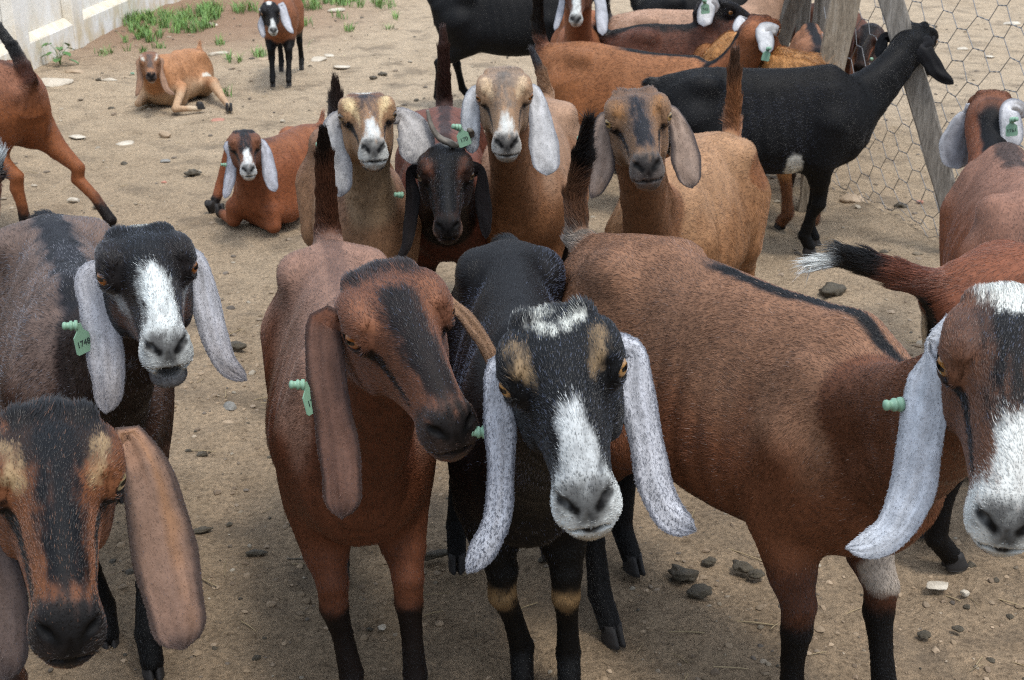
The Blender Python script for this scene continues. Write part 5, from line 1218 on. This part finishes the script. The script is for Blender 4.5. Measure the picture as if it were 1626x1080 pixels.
goat(key='G16', seed=12, lod=1, hair=40000, pos=(-.03, 8.3), yaw=90, h=1.0, L=1.0, W=.95, hs=1.1, label='black goat standing side-on in the back row beside open ground',
     head=((.62, 8.35, 1.02), (95, 15, 0)), feet=dict(HR=(-.43, 8.32), HL=(-.28, 8.62)), tail=[(-.05, 0, .04), (-.07, 0, .10), (-.08, 0, .17)],
     coat=dict(base=srgb(27, 27, 31), neck=srgb(26, 26, 30), face=srgb(24, 24, 27), vary=.3, hairvar=.4, strokes=[]), earR=ear_h(col=srgb(27, 26, 29), speck=0), earL=ear_h(col=srgb(27, 26, 29), speck=0))
goat(key='G17', seed=13, lod=1, hair=25000, pos=(.36, 6.95), yaw=-4, h=1.0, W=.9, hs=1.0, label='brown goat with narrow white ears and white nose peeping over the long brown back',
     head=((.306, 6.21, .985), (-4.4, 27.3, .6)),
     coat=dict(base=srgb(140, 84, 52), neck=srgb(136, 78, 48), face=srgb(110, 66, 44), legs=(srgb(40, 30, 26), .4), strokes=[st_blaze(srgb(50, 36, 32)), st_snip(srgb(200, 200, 200)), st_muzzle(srgb(190, 188, 186), .034)]),
     earR=ear([(893, -4, 11), (889, 20, 12), (881, 48, 9)], speck=.3), earL=ear([(951, -4, 18), (956, 25, 20), (957, 56, 17)], speck=.3))
goat(key='G18', seed=14, lod=1, hair=25000, pos=(1.22, 8.0), yaw=90, h=1.0, W=.9, hs=1.1, label='black goat of which only hindquarters show behind the roan goat',
     head=((1.75, 8.0, 1.1), (90, 20, 0)), feet=dict(HR=(.80, 7.9), HL=(.86, 8.1)), coat=dict(base=srgb(28, 27, 31), face=srgb(26, 25, 28), vary=.3, hairvar=.4, strokes=[]), earR=ear_h(col=srgb(27, 26, 29), speck=0), earL=ear_h(col=srgb(27, 26, 29), speck=0))
goat(key='G19', seed=15, lod=1, hair=35000, pos=(1.00, 7.25), yaw=84, h=.98, W=.95, hs=1.1, label='pale roan goat behind the dark brown goat, neck rising out of view',
     head=((1.50, 7.32, 1.15), (95, 15, 0)), tail=[(-.05, 0, .04), (-.06, 0, .10), (-.05, 0, .15)],
     coat=dict(base=srgb(170, 132, 110), side=srgb(160, 120, 96), neck=srgb(172, 134, 110), face=srgb(120, 80, 60), vary=.2, hairvar=.35, silver_or_sheen=(.2, srgb(206, 196, 186)), tail=[(.2, srgb(60, 54, 54)), (.75, srgb(200, 198, 196))], strokes=[]), earR=ear_h(), earL=ear_h())
goat(key='G20', seed=16, lod=1, hair=45000, pos=(.92, 6.62), yaw=84, h=.98, L=.95, W=.95, hs=1.08, hairlen=1.4, shag=.5, label='dark chocolate goat with black head and number tag in its white ear',
     head=(tuple(at_y(1128, 12, 6.62)), (82, 22, 0)), coat=dict(base=srgb(92, 54, 40), side=srgb(96, 54, 36), neck=srgb(52, 36, 32), face=srgb(36, 29, 29), stripe=(srgb(40, 32, 32), .06), vary=.2, hairvar=.4, legs=(srgb(30, 24, 22), .3), strokes=[((.12, .05, -.02), (.18, .04, -.02), .014, .012, srgb(110, 62, 40), .006), st_muzzle(srgb(190, 188, 184), .03)]),
     earR=ear([(1128, 2, 20), (1121, 20, 25), (1118, 42, 22)], speck=.1, col=srgb(208, 208, 208), d=-.05, tag=dict(px=(1119, 2), fd=(.1, 0, -1), face=(.1, -1, .1), stud=(-.3, -1, .3), text='742', s=1.07, dd=-.06)), earL=ear_h())
goat(key='G21', seed=17, lod=1, hair=60000, pos=(1.12, 5.92), yaw=201, h=1.0, W=1.12, hs=1.1, hairlen=2.3, lift=2.0, shag=.9, label='shaggy golden orange goat behind the black goat, only back and two legs showing',
     head=((.93, 6.72, .66), (195, 50, 0)), feet=dict(HR=(1.29, 5.46), HL=(1.195, 5.55), FL=(1.10, 6.12), FR=(1.16, 6.08)), tail=[(-.03, 0, -.05), (-.03, 0, -.12)],
     coat=dict(base=srgb(176, 122, 68), side=srgb(170, 116, 66), neck=srgb(160, 104, 60), face=srgb(140, 90, 54), vary=.25, hairvar=.35, legs=(srgb(120, 74, 44), .6), strokes=[]), earR=ear_h(col=srgb(150, 110, 80), speck=0), earL=ear_h(col=srgb(150, 110, 80), speck=0))
goat(key='G22', seed=18, lod=1, hair=30000, pos=(1.50, 6.55), yaw=172, h=.95, L=.75, W=.66, hs=1.0, label='brown goat seen from behind beside the thick post, black stripe running down its rump',
     head=((1.55, 7.0, .52), (175, 55, 0)), tail=[(-.02, 0, -.04), (-.035, 0, -.12), (-.045, 0, -.20)], tailhair=.03,
     coat=dict(base=srgb(150, 98, 66), stripe=(srgb(40, 36, 40), .036), face=srgb(120, 80, 54), tail=[(.02, srgb(42, 38, 42))], vary=.14, legs=(srgb(60, 40, 30), .5), strokes=[]), earR=ear_h(col=srgb(140, 100, 72), speck=0), earL=ear_h(col=srgb(140, 100, 72), speck=0))
goat(key='G23', seed=19, lod=1, hair=25000, pos=(1.92, 7.85), yaw=8, h=.9, W=.8, hs=1.05, label='dark brown goat looking through the wire mesh between the thick post and the leaning plank',
     head=(tuple(at_y(1384, 52, 7.0)), (-28, 34, 0)), coat=dict(base=srgb(92, 54, 38), neck=srgb(84, 48, 34), face=srgb(66, 40, 30), vary=.2, legs=(srgb(30, 24, 22), .4), strokes=[st_blaze(srgb(36, 28, 27)), st_tear(srgb(120, 66, 40))]),
     earR=ear_h(col=srgb(120, 74, 50), speck=0), earL=ear([(1398, 66, 20), (1392, 84, 24), (1388, 104, 20)], col=srgb(60, 42, 36), speck=0, tag=dict(px=(1384, 94), flag=False, stud=(-.4, -1, .2), s=0.87, dd=-.06)))
# brown goat seen from behind, right edge
goat(key='G24', seed=20, lod=2, hair=60000, pos=(1.40, 3.50), yaw=168, h=1.0, W=1.0, hs=1.17, knobs=.3, tuft=.3,
     label='brown goat seen from behind at the right edge, green number tag on its white ear',
     head=(tuple(at_y(1574, 172, 4.10)), (160, 34, 0)), tail=[(-.03, 0, -.03), (-.04, 0, -.10)],
     coat=dict(base=srgb(140, 98, 80), side=srgb(128, 74, 46), neck=srgb(128, 74, 48), face=srgb(120, 72, 48), mane=srgb(32, 31, 36), stripe=(srgb(74, 56, 50), .05, .0), vary=.15, hairvar=.3, legs=(srgb(36, 28, 25), .4), strokes=[]),
     earL=ear([(1543, 178, 26), (1529, 205, 42), (1520, 240, 48), (1522, 268, 36)], col=srgb(130, 130, 134), edge=srgb(190, 192, 196), speck=.2, face=(0, -1, .2), curl=90),
     earR=ear([(1602, 176, 26), (1608, 208, 36), (1608, 236, 30)], col=srgb(198, 198, 200), speck=.2, d=-.14, tag=dict(px=(1606, 191), fd=(.15, 0, -1), face=(-.2, -1, .15), stud=(.5, -1, .4), text='1761', s=0.87, dd=-.05)))
goat(key='G25', seed=21, lod=2, hair=70000, pos=(1.40, 2.80), yaw=99, h=1.0, W=.98, hs=1.17, label='red-brown goat at the right with a black tail tipped white held out behind',
     head=((2.15, 2.75, 1.05), (70, 15, 0)), tailw=[tuple(at_y(1440, 440, 2.73)), tuple(at_y(1390, 422, 2.72)), tuple(at_y(1340, 408, 2.70)), tuple(at_y(1296, 420, 2.68))], tailhair=.060,
     coat=dict(base=srgb(128, 74, 50), side=srgb(116, 62, 38), neck=srgb(110, 60, 38), face=srgb(100, 60, 42), vary=.15, hairvar=.3, tail=[(.05, srgb(108, 58, 38)), (.42, srgb(30, 24, 23)), (.80, srgb(222, 222, 222))], legs=(srgb(30, 24, 22), .4), blobs=[((-.46, .05, .52), (.05, .05, .10), srgb(200, 176, 146)), ((-.48, -.01, .58), (.04, .035, .08), srgb(30, 26, 25))], strokes=[]), earR=ear_h(), earL=ear_h())
goat(key='G3', seed=22, lod=2, hair=60000, pos=(-2.385, 5.56), yaw=-120, h=1.0, W=1.0, belly=.22, hs=1.17, label='red-brown goat walking out of the left edge, hind leg stretched back, tail raised',
     head=((-3.05, 5.95, 1.0), (-120, 15, 0)), feet=dict(HR=(-1.775, 5.41)), tail=[(-.02, .0, .07), (.03, 0, .15), (.10, 0, .22), (.17, 0, .26)], tailhair=.03,
     coat=dict(base=srgb(136, 86, 62), side=srgb(132, 74, 38), neck=srgb(120, 66, 38), face=srgb(110, 62, 40), vary=.13, hairvar=.25, tail=[(.1, srgb(84, 46, 32)), (.45, srgb(30, 24, 23))], legs=(srgb(40, 28, 24), .74), strokes=[]), earR=ear_h(), earL=ear_h())
goat(key='G4', seed=23, lod=2, hair=40000, pos=(-2.0, 3.72), yaw=-90, h=1.0, W=.95, hs=1.17, label='brown goat cut by the left edge, only a hind leg and white-tipped tail in view',
     head=((-2.85, 3.6, 1.0), (-85, 15, 0)), tail=[(-.045, 0, .02), (-.06, 0, .06), (-.055, 0, .10)], tailhair=.06,
     coat=dict(base=srgb(120, 70, 44), neck=srgb(110, 62, 40), face=srgb(110, 62, 40), vary=.15, tail=[(.1, srgb(50, 44, 46)), (.6, srgb(180, 184, 190))], legs=(srgb(36, 28, 26), .75), strokes=[]), earR=ear_h(), earL=ear_h())
# the kid and the two that lie down
goat(key='G6', seed=24, lod=1, hair=30000, pos=(-1.66, 9.52), yaw=4, h=.84, L=.78, W=.72, hs=.98, legr=.85, knobs=.2, label='slender brown kid with black legs and white-blazed black face standing at the back',
     head=((-1.655, 9.021, .552), (15.3, 25.2, .5)), feet=dict(FR=(-1.69, 9.16), FL=(-1.58, 9.19), HR=(-1.74, 9.82), HL=(-1.60, 9.90)),
     coat=dict(base=srgb(140, 86, 56), neck=srgb(130, 78, 50), face=srgb(34, 29, 29), vary=.15, legs=(srgb(30, 26, 26), .22), strokes=[((-.005, 0, .06), (.03, 0, .066), .022, .014, srgb(220, 220, 220), .005), st_snip(srgb(205, 205, 205), .20, .012, .026), st_muzzle(srgb(205, 205, 205), .032)]),
     earR=ear([(414, 18, 8), (414, 40, 11), (419, 60, 8)], speck=.2), earL=ear([(447, 8, 10), (453, 28, 15), (459, 44, 11), (466, 53, 6)], speck=.2))
goat(key='G7', seed=25, lod=2, hair=50000, pos=(-1.03, 5.80), yaw=-16, h=.88, L=.82, W=.95, belly=.05, dz=-.30, hs=1.05, knobs=.3, lying=dict(
        FR=dict(tp=(.26, -.09, .45), l=[(.30, -.12, .10), (.30, -.13, .045), (.20, -.235, .035), (.16, -.27, .025)], r=[.075, .042, .034, .024, .024]),
        FL=dict(tp=(.25, .09, .45), l=[(.33, .075, .10), (.345, .085, .045), (.235, -.03, .032), (.195, -.075, .03)], r=[.075, .042, .036, .025, .025]),
        HR=dict(tp=(-.24, -.10, .45), l=[(-.02, -.26, .30), (.02, -.33, .12), (.055, -.345, .06), (.075, -.35, .03)], r=[.10, .055, .03, .024, .024]),
        HL=dict(tp=(-.28, .10, .45), l=[(-.06, .24, .12), (-.25, .26, .05), (-.08, .27, .04), (-.02, .27, .03)], r=[.10, .065, .035, .025, .024])),
     label='chestnut goat with white muzzle and white ears lying on the sand with folded legs',
     head=((-1.135, 5.408, .419), (13.7, 9.4, 1.2)), tail=[(-.04, 0, .03), (-.06, 0, .07)],
     coat=dict(base=srgb(138, 82, 50), side=srgb(134, 74, 42), neck=srgb(126, 70, 42), face=srgb(112, 68, 46), vary=.14, hairvar=.3, legs=(srgb(40, 32, 30), .72), iris=srgb(70, 46, 30), stripe=(srgb(50, 46, 52), .06), strokes=[st_blaze(srgb(34, 32, 38), .022, .022, .0, .17), st_tear(srgb(36, 30, 30), .012, .008), st_snip(srgb(205, 205, 206), .185, .008, .026), st_muzzle(srgb(196, 196, 198), .036), st_crown(srgb(50, 42, 42), .024)]),
     earR=ear([(366, 243, 14), (366, 272, 18), (361, 300, 15), (357, 315, 11)], speck=.4, col=srgb(180, 182, 190), tag=dict(px=(359, 262), flag=False, stud=(-.9, -.5, .2), s=0.81, dd=-.02)),
     earL=ear([(421, 236, 16), (427, 262, 22), (432, 290, 20), (437, 304, 15)], speck=.4, col=srgb(180, 182, 190)))
goat(key='G5', seed=26, lod=2, hair=45000, pos=(-2.22, 8.62), yaw=-12, h=.74, L=.74, W=.9, dz=-.255, hs=1.0, knobs=.2, lying=dict(
        FR=dict(tp=(.26, -.09, .45), l=[(.26, -.10, .10), (.36, -.11, .045), (.24, -.13, .035), (.19, -.13, .025)], r=[.075, .036, .028, .022, .022]),
        FL=dict(tp=(.24, .09, .42), l=[(.24, .15, .14), (.47, .20, .045), (.40, .27, .035), (.36, .31, .028)], r=[.075, .038, .029, .022, .022]),
        HR=dict(tp=(-.28, -.10, .45), l=[(-.06, -.2, .12), (-.20, -.20, .05), (-.06, -.22, .04), (-.02, -.22, .03)], r=[.10, .065, .035, .025, .024]),
        HL=dict(tp=(-.25, .09, .44), l=[(.0, .25, .13), (.15, .38, .06), (.27, .47, .035), (.33, .50, .022)], r=[.10, .052, .029, .023, .022])),
     label='tan goat with white eye stripes lying on the sand before the grass',
     head=((-2.287, 8.245, .326), (15.0, 10.3, .8)), tail=[(-.04, 0, .03), (-.06, 0, .07)],
     coat=dict(base=srgb(176, 122, 82), neck=srgb(170, 114, 72), face=srgb(150, 104, 74), belly=srgb(186, 150, 118), vary=.13, hairvar=.25, legs=(srgb(196, 172, 146), .72), blobs=[((-.12, .18, .39), (.07, .08, .05), srgb(206, 196, 184))], strokes=[((.0, 0, .05), (.07, .02, .06), .036, .028, srgb(136, 94, 72), .008), st_blaze(srgb(90, 74, 68), .014, .018, .08, .20), ((.062, .047, .046), (.15, .032, .044), .010, .006, srgb(220, 216, 208), .004), st_muzzle(srgb(70, 60, 58), .034), ((.235, .0, -.062), (.215, .0, -.06), .012, .012, srgb(196, 188, 178), .005)]),
     earR=ear([(220, 105, 8), (222, 125, 10), (219, 144, 8), (216, 153, 5)], col=srgb(160, 128, 106), speck=0, edge=srgb(120, 96, 84), tag=dict(px=(213, 117), flag=False, stud=(-.9, -.5, .2), s=0.81, dd=-.02)), earL=ear([(255, 107, 8), (260, 128, 10), (266, 143, 8), (277, 150, 5)], col=srgb(160, 128, 106), speck=0, edge=srgb(120, 96, 84)))

todo = [k for k in GOATS if not DBG or k['key'] in DBG.split(',')]
with ThreadPoolExecutor(4) as ex:
    for k, res in zip(todo, ex.map(compute, todo)): build(k, res)
